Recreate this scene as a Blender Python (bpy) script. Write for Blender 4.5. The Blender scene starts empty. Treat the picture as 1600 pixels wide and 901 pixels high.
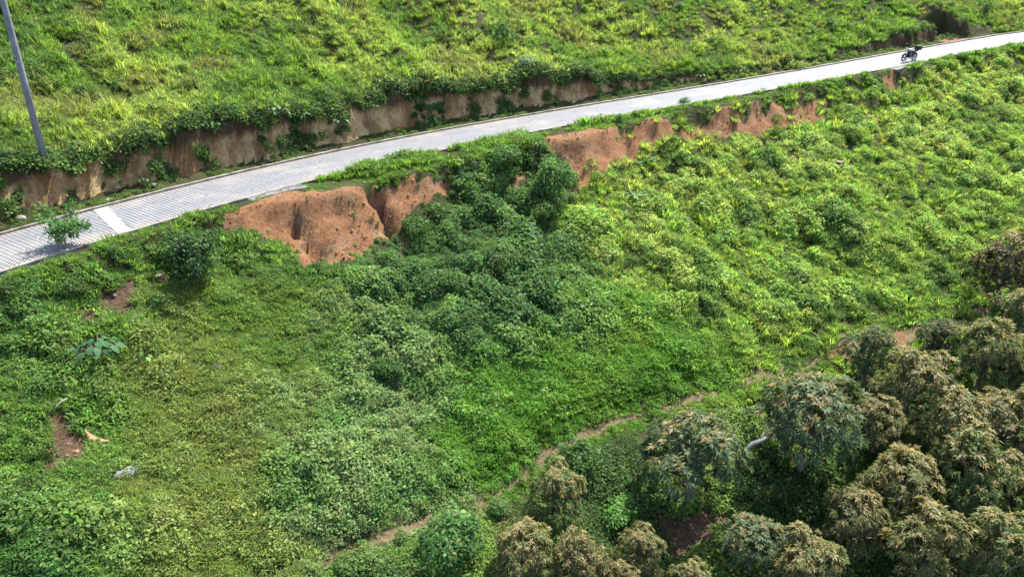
import bpy, math, random
import numpy as np
from mathutils import Vector, Matrix, Quaternion

rng = np.random.default_rng(7)
random.seed(7)
scene = bpy.context.scene
R = math.radians

# ------------------------------------------------------------------ camera, sky, sun, exposure
PITCH = R(23.3)
FPX = 1121.0                       # focal length in pixels of the 1600 px wide photograph
cam_data = bpy.data.cameras.new('camera')
cam_data.sensor_width = 36.0
cam_data.lens = 36.0 * FPX / 1600.0
cam_data.clip_end = 2000.0
camera = bpy.data.objects.new('camera', cam_data)
camera.rotation_euler = (math.pi / 2 - PITCH, 0, 0)
scene.collection.objects.link(camera)
scene.camera = camera

SUN_EL, SUN_AZ = R(59), R(34)      # behind the hill, to the right
world = bpy.data.worlds.new('World')
scene.world = world
world.use_nodes = True
wn = world.node_tree.nodes
wl = world.node_tree.links
sky = wn.new('ShaderNodeTexSky')
sky.sky_type = 'NISHITA'
sky.sun_disc = False
sky.sun_elevation = SUN_EL
sky.sun_rotation = SUN_AZ
sky.dust_density = 2.0
wl.new(sky.outputs[0], wn['Background'].inputs[0])
wn['Background'].inputs[1].default_value = 0.15
sun_data = bpy.data.lights.new('sun', 'SUN')
sun_data.energy = 5.0
sun_data.angle = R(0.5)
sun_data.color = (1.0, 0.95, 0.86)
sun = bpy.data.objects.new('sun', sun_data)
sdir = Vector((math.sin(SUN_AZ) * math.cos(SUN_EL), math.cos(SUN_AZ) * math.cos(SUN_EL), math.sin(SUN_EL)))
sun.rotation_euler = (-sdir).to_track_quat('-Z', 'Y').to_euler()
sun.location = sdir * 60
scene.collection.objects.link(sun)
scene.view_settings.view_transform = 'Standard'
scene.view_settings.look = 'None'
scene.view_settings.exposure = 1.5
scene.view_settings.gamma = 1.0
scene.cycles.max_bounces = 5
scene.cycles.diffuse_bounces = 3
scene.cycles.glossy_bounces = 2
scene.cycles.transmission_bounces = 3

col = scene.collection

# ------------------------------------------------------------------ noise
def _hash(ix, iy, seed):
    h = (ix.astype(np.int64) * 374761393 + iy.astype(np.int64) * 668265263 + seed * 974634777) & 0xFFFFFFFF
    h = ((h ^ (h >> 13)) * 1274126177) & 0xFFFFFFFF
    return ((h ^ (h >> 16)) & 0xFFFF) / 65535.0

def vnoise(x, y, seed=0):
    x = np.asarray(x, float); y = np.asarray(y, float)
    ix = np.floor(x); iy = np.floor(y)
    fx = x - ix; fy = y - iy
    fx = fx * fx * (3 - 2 * fx); fy = fy * fy * (3 - 2 * fy)
    a = _hash(ix, iy, seed); b = _hash(ix + 1, iy, seed)
    c = _hash(ix, iy + 1, seed); d = _hash(ix + 1, iy + 1, seed)
    return (a * (1 - fx) + b * fx) * (1 - fy) + (c * (1 - fx) + d * fx) * fy

def fbm(x, y, seed=0, oct=3):
    s = 0.0; a = 0.5; t = 0.0
    for k in range(oct):
        s = s + a * vnoise(x * 2 ** k, y * 2 ** k, seed + k * 17); t += a; a *= 0.5
    return s / t

def sstep(a, b, x):
    t = np.clip((np.asarray(x, float) - a) / (b - a), 0, 1)
    return t * t * (3 - 2 * t)

# ------------------------------------------------------------------ the road's centre line
K = 1.0
QY = [40.511, 17.566, -9.195, 10.936, -4.566]
QZ = [-7.569, 2.122, 0.177, 0.151]
def _raw(x):
    u = np.asarray(x, float) / K / 30
    return K * sum(q * u ** i for i, q in enumerate(QY)), K * sum(q * u ** i for i, q in enumerate(QZ))
XL, XR = -18.5, 40.0
def yc(x):
    x = np.asarray(x, float)
    xc = np.clip(x, XL, XR)
    y = _raw(xc)[0]
    sl = (_raw(XL + .01)[0] - _raw(XL)[0]) / .01
    sr = (_raw(XR)[0] - _raw(XR - .01)[0]) / .01
    return y + np.where(x < XL, (x - XL) * sl, 0) + np.where(x > XR, (x - XR) * sr, 0)
def zc(x):
    return _raw(np.clip(x, -24, XR))[1] + np.where(np.asarray(x) > XR, (np.asarray(x) - XR) * .08, 0)
PX = np.concatenate([np.linspace(-30, XL, 60)[:-1], np.linspace(XL, XR, 420), np.linspace(XR, 130, 120)[1:]])
PY = yc(PX); PZ = zc(PX)
_ds = np.hypot(np.diff(PX), np.diff(PY))
PS = np.concatenate([[0], np.cumsum(_ds)])
TX = np.gradient(PX, PS); TY = np.gradient(PY, PS)
_l = np.hypot(TX, TY); TX /= _l; TY /= _l
WH = 1.88                                   # half the road width

def road_coords(x, y):
    """signed distance (+ uphill), x of the nearest centre point, road height there"""
    x = np.asarray(x, float).ravel(); y = np.asarray(y, float).ravel()
    d = np.empty_like(x); xr = np.empty_like(x); zr = np.empty_like(x)
    for a in range(0, len(x), 20000):
        xs = x[a:a + 20000, None]; ys = y[a:a + 20000, None]
        D = (xs - PX) ** 2 + (ys - PY) ** 2
        i = np.clip(D.argmin(1), 1, len(PX) - 2)
        rx = x[a:a + 20000] - PX[i]; ry = y[a:a + 20000] - PY[i]
        t = rx * TX[i] + ry * TY[i]
        d[a:a + 20000] = -rx * TY[i] + ry * TX[i]
        xr[a:a + 20000] = PX[i] + t * TX[i]
        zr[a:a + 20000] = PZ[i] + t * np.gradient(PZ, PS)[i]
    return d, xr, zr

def road_pt(s, t, dz=0.0):
    """point at arc length s, offset t to the uphill side"""
    x = np.interp(s, PS, PX); y = np.interp(s, PS, PY); z = np.interp(s, PS, PZ)
    tx = np.interp(s, PS, TX); ty = np.interp(s, PS, TY)
    return np.stack([x - ty * t, y + tx * t, z + dz + 0 * t], -1)

# bank cut into the hill above the road; embankment below the road
_fw = PY * math.cos(PITCH) - PZ * math.sin(PITCH)
_ok = (PX > -21) & (PX < 44)
_ix = 800 + FPX * PX[_ok] / _fw[_ok]
def xi(px):
    """x of the road centre where it crosses a column of the photograph"""
    return np.interp(px, _ix, PX[_ok])
BKX = xi([-150, 0, 60, 130, 250, 400, 600, 700, 850, 950, 1010, 1050, 1100, 1170, 1270, 1350, 1400, 1440, 1500, 1555, 1570, 1600, 1640])
BKH = [.8, 1.2, 1.6, 2.0, 2.25, 2.0, 2.1, 2.15, 1.9, 1.65, 1.35, .9, .75, .5, .35, .45, .6, .75, 1.15, 1.6, .9, .4, .4]
EMX = xi([-200, 130, 350, 480, 680, 790, 850, 920, 1010, 1115, 1275, 1600, 1640])
EMH = [.9, 1.0, 1.3, 2.1, 2.1, 1.8, 2.0, 2.2, 1.9, 1.5, 1.3, 1.1, 1.1]
EMW = [1.0, 1.0, 1.3, 2.3, 2.1, 2.0, 2.1, 1.7, 1.3, 1.1, .9, .8, .8]   # verge width
NA, NB = float(xi(1516)), float(xi(1560))

def base_z(x, y, want=False):
    shp = np.shape(x)
    x = np.asarray(x, float).ravel(); y = np.asarray(y, float).ravel()
    d, xr, zr = road_coords(x, y)
    z = zr.copy()
    # uphill
    n1 = vnoise(xr * .9, d * 0 + 3, 5) - .5
    n2 = vnoise(xr * 2.7, d * 0 + 9, 6) - .5
    toe = WH + 1.05 + .5 * n1 + .22 * n2
    hb = np.interp(xr, BKX, BKH) * (1 + .45 * (vnoise(xr * .7, d * 0, 8) - .5) + .25 * (vnoise(xr * 2.2, d * 0, 18) - .5))
    wb = .32 + .25 * vnoise(xr * 1.3, d * 0 + 1, 9)
    t = np.clip((d - toe) / wb, 0, 1)
    led = .34 + .3 * vnoise(xr * 1.1, d * 0 + 4, 10)
    rise = hb * (.72 * t ** .8 + .28 * sstep(led, led + .16, t)) + .16 * hb * sstep(-.55, 0, d - toe) * (1 - t) * vnoise(xr * .8, d * 0 + 7, 13)
    over = np.clip(d - toe - wb, 0, None)
    roll = .33 * over - .09 * over * np.exp(-over / 2.0)
    hill = rise + roll + sstep(.3, 6, over) * (fbm(x * .16, y * .16, 21) - .5) * 2.2 + sstep(0, 1, over) * (fbm(x * .8, y * .8, 22) - .5) * .35
    # a low terrace edge on the hill
    tl = over - (5.5 + 1.5 * vnoise(xr * .12, d * 0, 30))
    hill += sstep(-6, 2, xr) * (1 - sstep(18, 26, xr)) * .55 * (sstep(0, .9, tl) - .25 * sstep(-2.5, 0, tl))
    shoulder = sstep(WH + .35, WH + 1.0, d) * .12 * fbm(x * 2, y * 2, 31)
    zu = hill + shoulder
    # downhill
    e = -d - WH
    wv = np.interp(xr, EMX, EMW) + .7 * (vnoise(xr * .45, d * 0 + 2, 11) - .5) + .3 * (vnoise(xr * 1.8, d * 0, 12) - .5)
    he = np.interp(xr, EMX, EMH)
    k = np.clip(e - wv, 0, None)
    wf = he * 1.0
    face = he * np.clip(k / wf, 0, 1) ** .9
    k2 = np.clip(k - wf, 0, None)
    zd = -.06 * np.clip(e, 0, wv) - face - .50 * k2 + .0045 * np.clip(k2, 0, 26) ** 2
    zd -= .08 * np.clip(k2 - 26, 0, None)
    zd += sstep(.5, 5, k2) * (fbm(x * .22, y * .22, 41) - .5) * 1.5 + sstep(.0, 1.0, k) * (fbm(x * .9, y * .9, 42) - .5) * .35
    zd += sstep(.25, .8, e) * (fbm(x * 1.6, y * 1.6, 43) - .5) * .22
    fz = sstep(.0, .5, k) * (1 - sstep(wf + .6, wf + 2, k))
    wy = xr + .35 * (vnoise(x * 1.1, y * 1.1, 44) - .5) + .12 * k
    zd -= fz * (.42 * np.abs(vnoise(wy * 1.15, d * 0 + 5, 45) - .5) + .30 * np.abs(vnoise(wy * 2.6, d * 0 + 6, 46) - .5) + .42 * (fbm(x * 2.3, y * 2.3, 47, 3) - .5))
    z += np.where(d > 0, zu, zd)
    # a level notch cut into the bank beside the road
    m = sstep(NA, NA + .3, xr) * (1 - sstep(NB - .3, NB, xr)) * sstep(1.0, 1.5, d) * (1 - sstep(5.2, 5.6, d))
    z = z * (1 - m) + m * (zr + .05)
    # under the paving
    u = 1 - sstep(WH + .22, WH + .30, np.abs(d))
    z = z - u * .22
    if want:
        return z.reshape(shp), d.reshape(shp), xr.reshape(shp)
    return z.reshape(shp)

CP, SP = math.cos(PITCH), math.sin(PITCH)
def at(px, py, h=0.0, zf=base_z):
    """where the sight line through a pixel of the photograph meets the ground (or h above it)"""
    px = np.atleast_1d(np.asarray(px, float)); py = np.atleast_1d(np.asarray(py, float))
    r = (px - 800.0) / FPX; u = (450.5 - py) / FPX
    dx, dy, dz = r, CP + u * SP, -SP + u * CP
    hh = np.broadcast_to(np.asarray(h, float), px.shape)
    ts = np.geomspace(9, 140, 420)
    X = dx[:, None] * ts; Y = dy[:, None] * ts; Z = dz[:, None] * ts
    G = zf(X, Y) + hh[:, None]
    below = Z < G
    below[:, -1] = True
    i = np.maximum(below.argmax(1), 1)
    k = np.arange(len(px))
    a = Z[k, i - 1] - G[k, i - 1]; b = G[k, i] - Z[k, i]
    f = np.clip(a / np.maximum(a + b, 1e-6), 0, 1)
    t = ts[i - 1] + (ts[i] - ts[i - 1]) * f
    return np.stack([dx * t, dy * t, dz * t], -1)

def seg_dist(x, y, P):
    best = np.full(np.shape(x), 1e9)
    for (ax, ay), (bx, by) in zip(P[:-1], P[1:]):
        vx, vy = bx - ax, by - ay
        t = np.clip(((x - ax) * vx + (y - ay) * vy) / (vx * vx + vy * vy + 1e-9), 0, 1)
        best = np.minimum(best, np.hypot(x - ax - t * vx, y - ay - t * vy))
    return best

def in_poly(x, y, P):
    c = np.zeros(np.shape(x), bool)
    n = len(P)
    for i in range(n):
        x1, y1 = P[i]; x2, y2 = P[(i + 1) % n]
        if y1 == y2: continue
        c ^= ((y1 > y) != (y2 > y)) & (x < (x2 - x1) * (y - y1) / (y2 - y1) + x1)
    return c

def gpoly(pts):
    return at(*zip(*pts))[:, :2]

PATH = gpoly([(250, 940), (370, 897), (460, 873), (560, 846), (650, 812), (740, 780), (800, 752), (850, 706), (905, 676), (960, 651),
              (1060, 622), (1180, 588), (1240, 566), (1300, 548), (1360, 533), (1410, 520), (1480, 500), (1570, 470)])
CRACKS = [(gpoly([(578, 298), (590, 318), (602, 332), (612, 356)]), .95, .20),
          (gpoly([(456, 340), (472, 362), (486, 385), (496, 405)]), .6, .15),
          (gpoly([(885, 228), (900, 250), (908, 262)]), .25, .13),
          (gpoly([(985, 205), (998, 222)]), .25, .12), (gpoly([(930, 236), (938, 254)]), .2, .12),
          (gpoly([(530, 330), (545, 352), (552, 372)]), .16, .12), (gpoly([(640, 285), (650, 305)]), .14, .12)]
SOILP = [gpoly(p) for p in (
    [(345, 345), (385, 318), (440, 300), (500, 297), (575, 290), (620, 280), (705, 262), (702, 282), (688, 302), (650, 325), (626, 352), (590, 378), (545, 398), (520, 415), (482, 424), (450, 405), (425, 380), (395, 358)],
    [(848, 214), (900, 206), (1000, 196), (1112, 184), (1132, 200), (1090, 214), (1032, 222), (1002, 236), (962, 256), (934, 276), (926, 296), (905, 296), (893, 270), (880, 250), (858, 236)],
    [(1105, 186), (1270, 164), (1300, 160), (1296, 178), (1258, 196), (1190, 206), (1130, 208)],
    [(112, 492), (150, 455), (180, 442), (224, 452), (216, 492), (160, 512), (128, 518)],
    [(62, 732), (34, 694), (70, 652), (106, 634), (112, 680), (165, 690), (160, 712), (112, 722)],
    [(796, 268), (822, 264), (826, 282), (800, 284)],
    [(1376, 118), (1402, 112), (1404, 136), (1384, 140)], [(1334, 152), (1352, 160), (1382, 196), (1368, 198)],
    [(1290, 540), (1325, 536), (1322, 566), (1296, 562)], [(1392, 512), (1424, 508), (1416, 532), (1396, 530)],
    [(190, 358), (235, 345), (252, 352), (205, 370)],
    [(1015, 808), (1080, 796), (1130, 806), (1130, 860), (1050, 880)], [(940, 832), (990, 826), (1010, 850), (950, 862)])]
VERGE_TAN = gpoly([(188, 360), (240, 344), (256, 350), (205, 372)])

def zfull(x, y, want=False):
    z, d, xr = base_z(x, y, True)
    shp = z.shape
    x = np.asarray(x, float); y = np.asarray(y, float)
    near = (d < -5) & (d > -40)
    pd = np.full(shp, 99.0)
    if near.any():
        pd[near] = seg_dist(x[near], y[near], PATH) / (1 + .9 * sstep(PATH[9][0], PATH[12][0], x[near]))
    z = z - .22 * np.exp(-(pd / .75) ** 2)
    crack = np.zeros(shp)
    nr = (d < -WH - .4) & (d > -12)
    if nr.any():
        wob = (fbm(x[nr] * 3, y[nr] * 3, 50) - .5) * .5
        for P, dep, w in CRACKS:
            cd = seg_dist(x[nr] + wob, y[nr] + wob, P)
            crack[nr] = np.maximum(crack[nr], dep * np.exp(-(cd / w) ** 2))
    z = z - crack
    if want:
        return z, d, xr, pd
    return z

def ground(x, y):
    return zfull(np.atleast_1d(x), np.atleast_1d(y))

def gat(px, py, h=0.0):
    return at(px, py, h, zfull)

# ------------------------------------------------------------------ mesh helpers
def link_mesh(name, me, mat=None, parent=None, smooth=False):
    o = bpy.data.objects.new(name, me)
    col.objects.link(o)
    if mat: me.materials.append(mat)
    if parent: o.parent = parent
    if smooth and len(me.polygons):
        me.polygons.foreach_set('use_smooth', [True] * len(me.polygons))
    return o

def make_mesh(name, V, F):
    me = bpy.data.meshes.new(name)
    V = np.asarray(V, float)
    if isinstance(F, np.ndarray):
        n, k = F.shape
        me.vertices.add(len(V)); me.vertices.foreach_set('co', V.ravel().astype(np.float32))
        me.loops.add(n * k); me.loops.foreach_set('vertex_index', F.ravel().astype(np.int32))
        me.polygons.add(n); me.polygons.foreach_set('loop_start', (np.arange(n) * k).astype(np.int32))
        me.update(calc_edges=True); me.validate()
    else:
        me.from_pydata([tuple(v) for v in V], [], F); me.update()
    return me

def attr(me, name, typ, vals, dom='POINT'):
    a = me.attributes.new(name, typ, dom)
    key = {'FLOAT': 'value', 'INT': 'value', 'FLOAT_VECTOR': 'vector', 'FLOAT_COLOR': 'color'}[typ]
    v = np.asarray(vals)
    if typ == 'FLOAT_COLOR' and v.shape[-1] == 3:
        v = np.concatenate([v, np.ones((len(v), 1))], 1)
    a.data.foreach_set(key, v.ravel().astype(np.int32 if typ == 'INT' else np.float32))

def tag(o, label=None, cat=None, group=None, kind=None):
    if label: o['label'] = label
    if cat: o['category'] = cat
    if group: o['group'] = group
    if kind: o['kind'] = kind
    return o

def empty(name, loc=(0, 0, 0), rz=0.0, sc=1.0):
    o = bpy.data.objects.new(name, None)
    o.empty_display_size = .2
    o.location = loc; o.rotation_euler = (0, 0, rz); o.scale = (sc, sc, sc)
    col.objects.link(o)
    return o

class MB:
    """collects boxes, tubes, lathes into one mesh"""
    def __init__(self): self.v = []; self.f = []
    def add(self, V, F):
        b = len(self.v)
        self.v += [tuple(p) for p in V]; self.f += [tuple(i + b for i in f) for f in F]
    def box(self, c, s, rot=None):
        M = rot or Matrix.Identity(3)
        V = [Vector(c) + M @ Vector((x * s[0] / 2, y * s[1] / 2, z * s[2] / 2)) for x in (-1, 1) for y in (-1, 1) for z in (-1, 1)]
        self.add(V, [(0, 1, 3, 2), (4, 6, 7, 5), (0, 4, 5, 1), (2, 3, 7, 6), (0, 2, 6, 4), (1, 5, 7, 3)])
    def tube(self, P, rad, n=8, sy=1.0, cap=True):
        P = [Vector(p) for p in P]
        rings = []
        up = Vector((0, 0, 1))
        for i, p in enumerate(P):
            t = (P[min(i + 1, len(P) - 1)] - P[max(i - 1, 0)]).normalized()
            a = t.cross(up)
            if a.length < .05: a = t.cross(Vector((1, 0, 0)))
            a.normalize(); b = a.cross(t).normalized()
            r = rad[i] if hasattr(rad, '__len__') else rad
            rings.append([p + (a * math.cos(k * 2 * math.pi / n) + b * sy * math.sin(k * 2 * math.pi / n)) * r for k in range(n)])
        V = [v for r in rings for v in r]
        F = [(i * n + k, i * n + (k + 1) % n, (i + 1) * n + (k + 1) % n, (i + 1) * n + k) for i in range(len(P) - 1) for k in range(n)]
        if cap: F += [tuple(range(n))[::-1], tuple((len(P) - 1) * n + k for k in range(n))]
        self.add(V, F)
    def torus(self, c, axis, R0, r, n=24, m=8):
        axis = Vector(axis).normalized()
        a = axis.orthogonal().normalized(); b = axis.cross(a)
        V = []
        for i in range(n):
            t = 2 * math.pi * i / n
            d = a * math.cos(t) + b * math.sin(t)
            for j in range(m):
                q = 2 * math.pi * j / m
                V.append(Vector(c) + d * (R0 + r * math.cos(q)) + axis * r * math.sin(q))
        F = [(i * m + j, ((i + 1) % n) * m + j, ((i + 1) % n) * m + (j + 1) % m, i * m + (j + 1) % m) for i in range(n) for j in range(m)]
        self.add(V, F)
    def build(self, name, mat, parent=None, smooth=False):
        return link_mesh(name, make_mesh(name, self.v, self.f), mat, parent, smooth)

# ------------------------------------------------------------------ materials
def new_mat(name):
    m = bpy.data.materials.new(name); m.use_nodes = True
    nt = m.node_tree
    return m, nt, nt.nodes, nt.links, nt.nodes['Principled BSDF']

def mixc(nt, fac, a, b, typ='MIX'):
    n = nt.nodes.new('ShaderNodeMix'); n.data_type = 'RGBA'; n.blend_type = typ
    for k, s in ((0, fac), (6, a), (7, b)):
        if isinstance(s, bpy.types.NodeSocket): nt.links.new(s, n.inputs[k])
        elif k == 0: n.inputs[0].default_value = s
        else: n.inputs[k].default_value = (*s, 1)
    return n.outputs[2]

def math_(nt, op, a, b=0.0, clamp=False):
    n = nt.nodes.new('ShaderNodeMath'); n.operation = op; n.use_clamp = clamp
    for k, s in ((0, a), (1, b)):
        if isinstance(s, bpy.types.NodeSocket): nt.links.new(s, n.inputs[k])
        else: n.inputs[k].default_value = s
    return n.outputs[0]

def noise_(nt, scale, detail=4, rough=.6, coord=None, sc=None):
    n = nt.nodes.new('ShaderNodeTexNoise')
    n.inputs['Scale'].default_value = scale; n.inputs['Detail'].default_value = detail; n.inputs['Roughness'].default_value = rough
    if coord is not None:
        if sc:
            mp = nt.nodes.new('ShaderNodeMapping'); mp.inputs['Scale'].default_value = sc
            nt.links.new(coord, mp.inputs[0]); coord = mp.outputs[0]
        nt.links.new(coord, n.inputs['Vector'])
    return n.outputs[0]

def ramp_(nt, v, a, b):
    n = nt.nodes.new('ShaderNodeMapRange'); n.clamp = True
    nt.links.new(v, n.inputs[0]); n.inputs[1].default_value = a; n.inputs[2].default_value = b
    return n.outputs[0]

def attr_(nt, name, typ='GEOMETRY', out='Fac'):
    n = nt.nodes.new('ShaderNodeAttribute'); n.attribute_name = name; n.attribute_type = typ
    return n.outputs[out]

def objco(nt):
    return nt.nodes.new('ShaderNodeTexCoord').outputs['Object']

def bump_(nt, h, strength, dist, bsdf):
    n = nt.nodes.new('ShaderNodeBump'); n.inputs['Strength'].default_value = strength; n.inputs['Distance'].default_value = dist
    nt.links.new(h, n.inputs['Height']); nt.links.new(n.outputs[0], bsdf.inputs['Normal'])

def simple_mat(name, c, rough=.7, metal=0.0, var=.25, scale=6.0, bump=.0, c2=None):
    m, nt, N, L, b = new_mat(name)
    nz = noise_(nt, scale, 5, .6, objco(nt))
    dark = c2 or tuple(x * (1 - var) for x in c)
    L.new(mixc(nt, ramp_(nt, nz, .35, .65), dark, c), b.inputs['Base Color'])
    b.inputs['Roughness'].default_value = rough; b.inputs['Metallic'].default_value = metal
    if bump: bump_(nt, nz, bump, .05, b)
    return m

def leaf_mat(name, source, flush=(.30, .19, .09), trans=.42, rough=.42, spec=.4, warm=(1.2, 1.3, .65)):
    """source: 'inst' reads the tint of the scattered plant, 'obj' the object's colour"""
    m, nt, N, L, b = new_mat(name)
    if source == 'inst': c = attr_(nt, 'tint', 'INSTANCER', 'Color')
    else: c = N.new('ShaderNodeObjectInfo').outputs['Color']
    lv = attr_(nt, 'lv'); fl = attr_(nt, 'fl')
    k = math_(nt, 'MULTIPLY_ADD', lv, .8); nt.nodes[-1].inputs[2].default_value = .66
    cc = N.new('ShaderNodeVectorMath'); cc.operation = 'SCALE'
    c2 = mixc(nt, fl, c, flush)
    L.new(c2, cc.inputs[0]); L.new(k, cc.inputs['Scale'])
    L.new(cc.outputs[0], b.inputs['Base Color'])
    b.inputs['Roughness'].default_value = rough
    b.inputs['Specular IOR Level'].default_value = spec
    tr = N.new('ShaderNodeBsdfTranslucent')
    wv = mixc(nt, 1.0, cc.outputs[0], warm, 'MULTIPLY')
    L.new(wv, tr.inputs[0])
    mx = N.new('ShaderNodeMixShader'); mx.inputs[0].default_value = trans
    L.new(b.outputs[0], mx.inputs[1]); L.new(tr.outputs[0], mx.inputs[2])
    L.new(mx.outputs[0], N['Material Output'].inputs[0])
    return m

def terrain_mat():
    m, nt, N, L, b = new_mat('hillside_earth')
    co = objco(nt)
    n1 = noise_(nt, .9, 6, .65, co); n2 = noise_(nt, 7, 5, .7, co); n3 = noise_(nt, 28, 3, .6, co)
    base = mixc(nt, ramp_(nt, n1, .35, .65), (.035, .045, .014), (.075, .075, .028))
    base = mixc(nt, ramp_(nt, n2, .55, .75), base, (.08, .062, .032))
    soil = mixc(nt, ramp_(nt, n2, .3, .7), (.21, .098, .046), (.34, .175, .088))
    soil = mixc(nt, ramp_(nt, n1, .48, .7), soil, (.28, .18, .108))
    n4 = noise_(nt, 2.6, 6, .7, co)
    soil = mixc(nt, math_(nt, 'MULTIPLY', ramp_(nt, n4, .5, .66), .75), soil, (.125, .058, .028))
    soil = mixc(nt, ramp_(nt, n3, .6, .72), soil, (.10, .045, .024))
    st = noise_(nt, 1.0, 6, .7, co, (1.1, 1.1, .45))
    bank = mixc(nt, ramp_(nt, st, .38, .6), (.20, .105, .045), (.56, .40, .20))
    bank = mixc(nt, math_(nt, 'MULTIPLY', ramp_(nt, n1, .5, .62), .75), bank, (.20, .11, .05))
    bank = mixc(nt, ramp_(nt, n2, .52, .75), bank, (.24, .13, .06))
    humus_shade = attr_(nt, 'humus_shade')  # dark rim soil, plus painted shade on the far cut
    bank = mixc(nt, math_(nt, 'MULTIPLY', ramp_(nt, math_(nt, 'ADD', humus_shade, math_(nt, 'MULTIPLY', n2, .5)), .55, .85), .9), bank, (.055, .035, .02))
    path = mixc(nt, ramp_(nt, n2, .35, .65), (.14, .11, .06), (.23, .18, .10))
    def edge(a, amp=.7):
        v = math_(nt, 'ADD', a, math_(nt, 'MULTIPLY', math_(nt, 'SUBTRACT', n2, .5), amp))
        return ramp_(nt, v, .42, .58)
    c = mixc(nt, edge(attr_(nt, 'path')), base, path)
    c = mixc(nt, edge(attr_(nt, 'soil'), .5), c, soil)
    c = mixc(nt, edge(attr_(nt, 'bank'), .4), c, bank)
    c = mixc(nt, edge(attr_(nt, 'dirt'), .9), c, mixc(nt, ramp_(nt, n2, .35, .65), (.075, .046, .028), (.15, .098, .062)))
    L.new(c, b.inputs['Base Color'])
    b.inputs['Roughness'].default_value = .95; b.inputs['Specular IOR Level'].default_value = .15
    h = math_(nt, 'ADD', math_(nt, 'MULTIPLY', n2, .7), math_(nt, 'MULTIPLY', n3, .35))
    bump_(nt, h, 1.0, .22, b)
    return m

# ------------------------------------------------------------------ the hillside
def build_hillside():
    xs = np.concatenate([np.linspace(-60, -22, 30)[:-1], np.arange(-22, 46, .19), np.linspace(46, 140, 70)])
    vs = np.concatenate([np.linspace(-75, -34, 20)[:-1], np.arange(-34, -16, .42), np.arange(-16, 8.5, .15), np.arange(8.5, 40, .6), np.linspace(40, 160, 40)])
    X, Vv = np.meshgrid(xs, vs, indexing='ij')
    Y = yc(X) + Vv
    Z, d, xr, pd = zfull(X, Y, True)
    nx, nv = X.shape
    V = np.stack([X, Y, Z], -1).reshape(-1, 3)
    idx = np.arange(nx * nv).reshape(nx, nv)
    F = np.stack([idx[:-1, :-1], idx[1:, :-1], idx[1:, 1:], idx[:-1, 1:]], -1).reshape(-1, 4)
    me = make_mesh('hillside', V, F)
    jx = X + (fbm(X * 1.5, Y * 1.5, 61) - .5) * .9; jy = Y + (fbm(X * 1.5, Y * 1.5, 62) - .5) * .9
    soil = np.zeros(X.shape)
    dirt = np.zeros(X.shape)
    for i, P in enumerate(SOILP):
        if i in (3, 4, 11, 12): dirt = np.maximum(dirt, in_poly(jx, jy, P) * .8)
        else: soil = np.maximum(soil, in_poly(jx, jy, P) * 1.0)
    soil = np.maximum(soil, (d > WH + .4) * (xr > NA + .3) * (xr < NB - .3) * (d < 5.1) * .6)
    # normals for the steep bank
    gz = np.gradient(Z, axis=1) / np.maximum(np.gradient(Y, axis=1), 1e-4)
    hb = np.interp(xr, BKX, BKH)
    bank = ((d > WH + .35) & (d < WH + 2.2)) * sstep(.9, 1.6, gz)
    bank = np.maximum(bank, ((d > WH + .25) & (d < WH + 1.1)) * 0)
    zr = np.interp(xr, PX, PZ)
    humus_shade = np.clip((Z - zr) / np.maximum(hb, .3), 0, 1) ** 3
    humus_shade = np.where(d > 0, np.where((xr > xi(1380)), .8, humus_shade), 0)  # far cut and notch walls darkened all over: their shade put into the colour
    path = .85 * np.exp(-(pd / .22) ** 2)
    for nm, a in (('soil', soil), ('bank', bank), ('humus_shade', humus_shade), ('path', path), ('dirt', dirt)):
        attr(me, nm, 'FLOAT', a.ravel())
    o = link_mesh('hillside', me, terrain_mat(), smooth=True)
    tag(o, 'green hillside falling from a cut earth bank and road to a valley', None, None, 'structure')
    return o
hillside = build_hillside()

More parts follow.
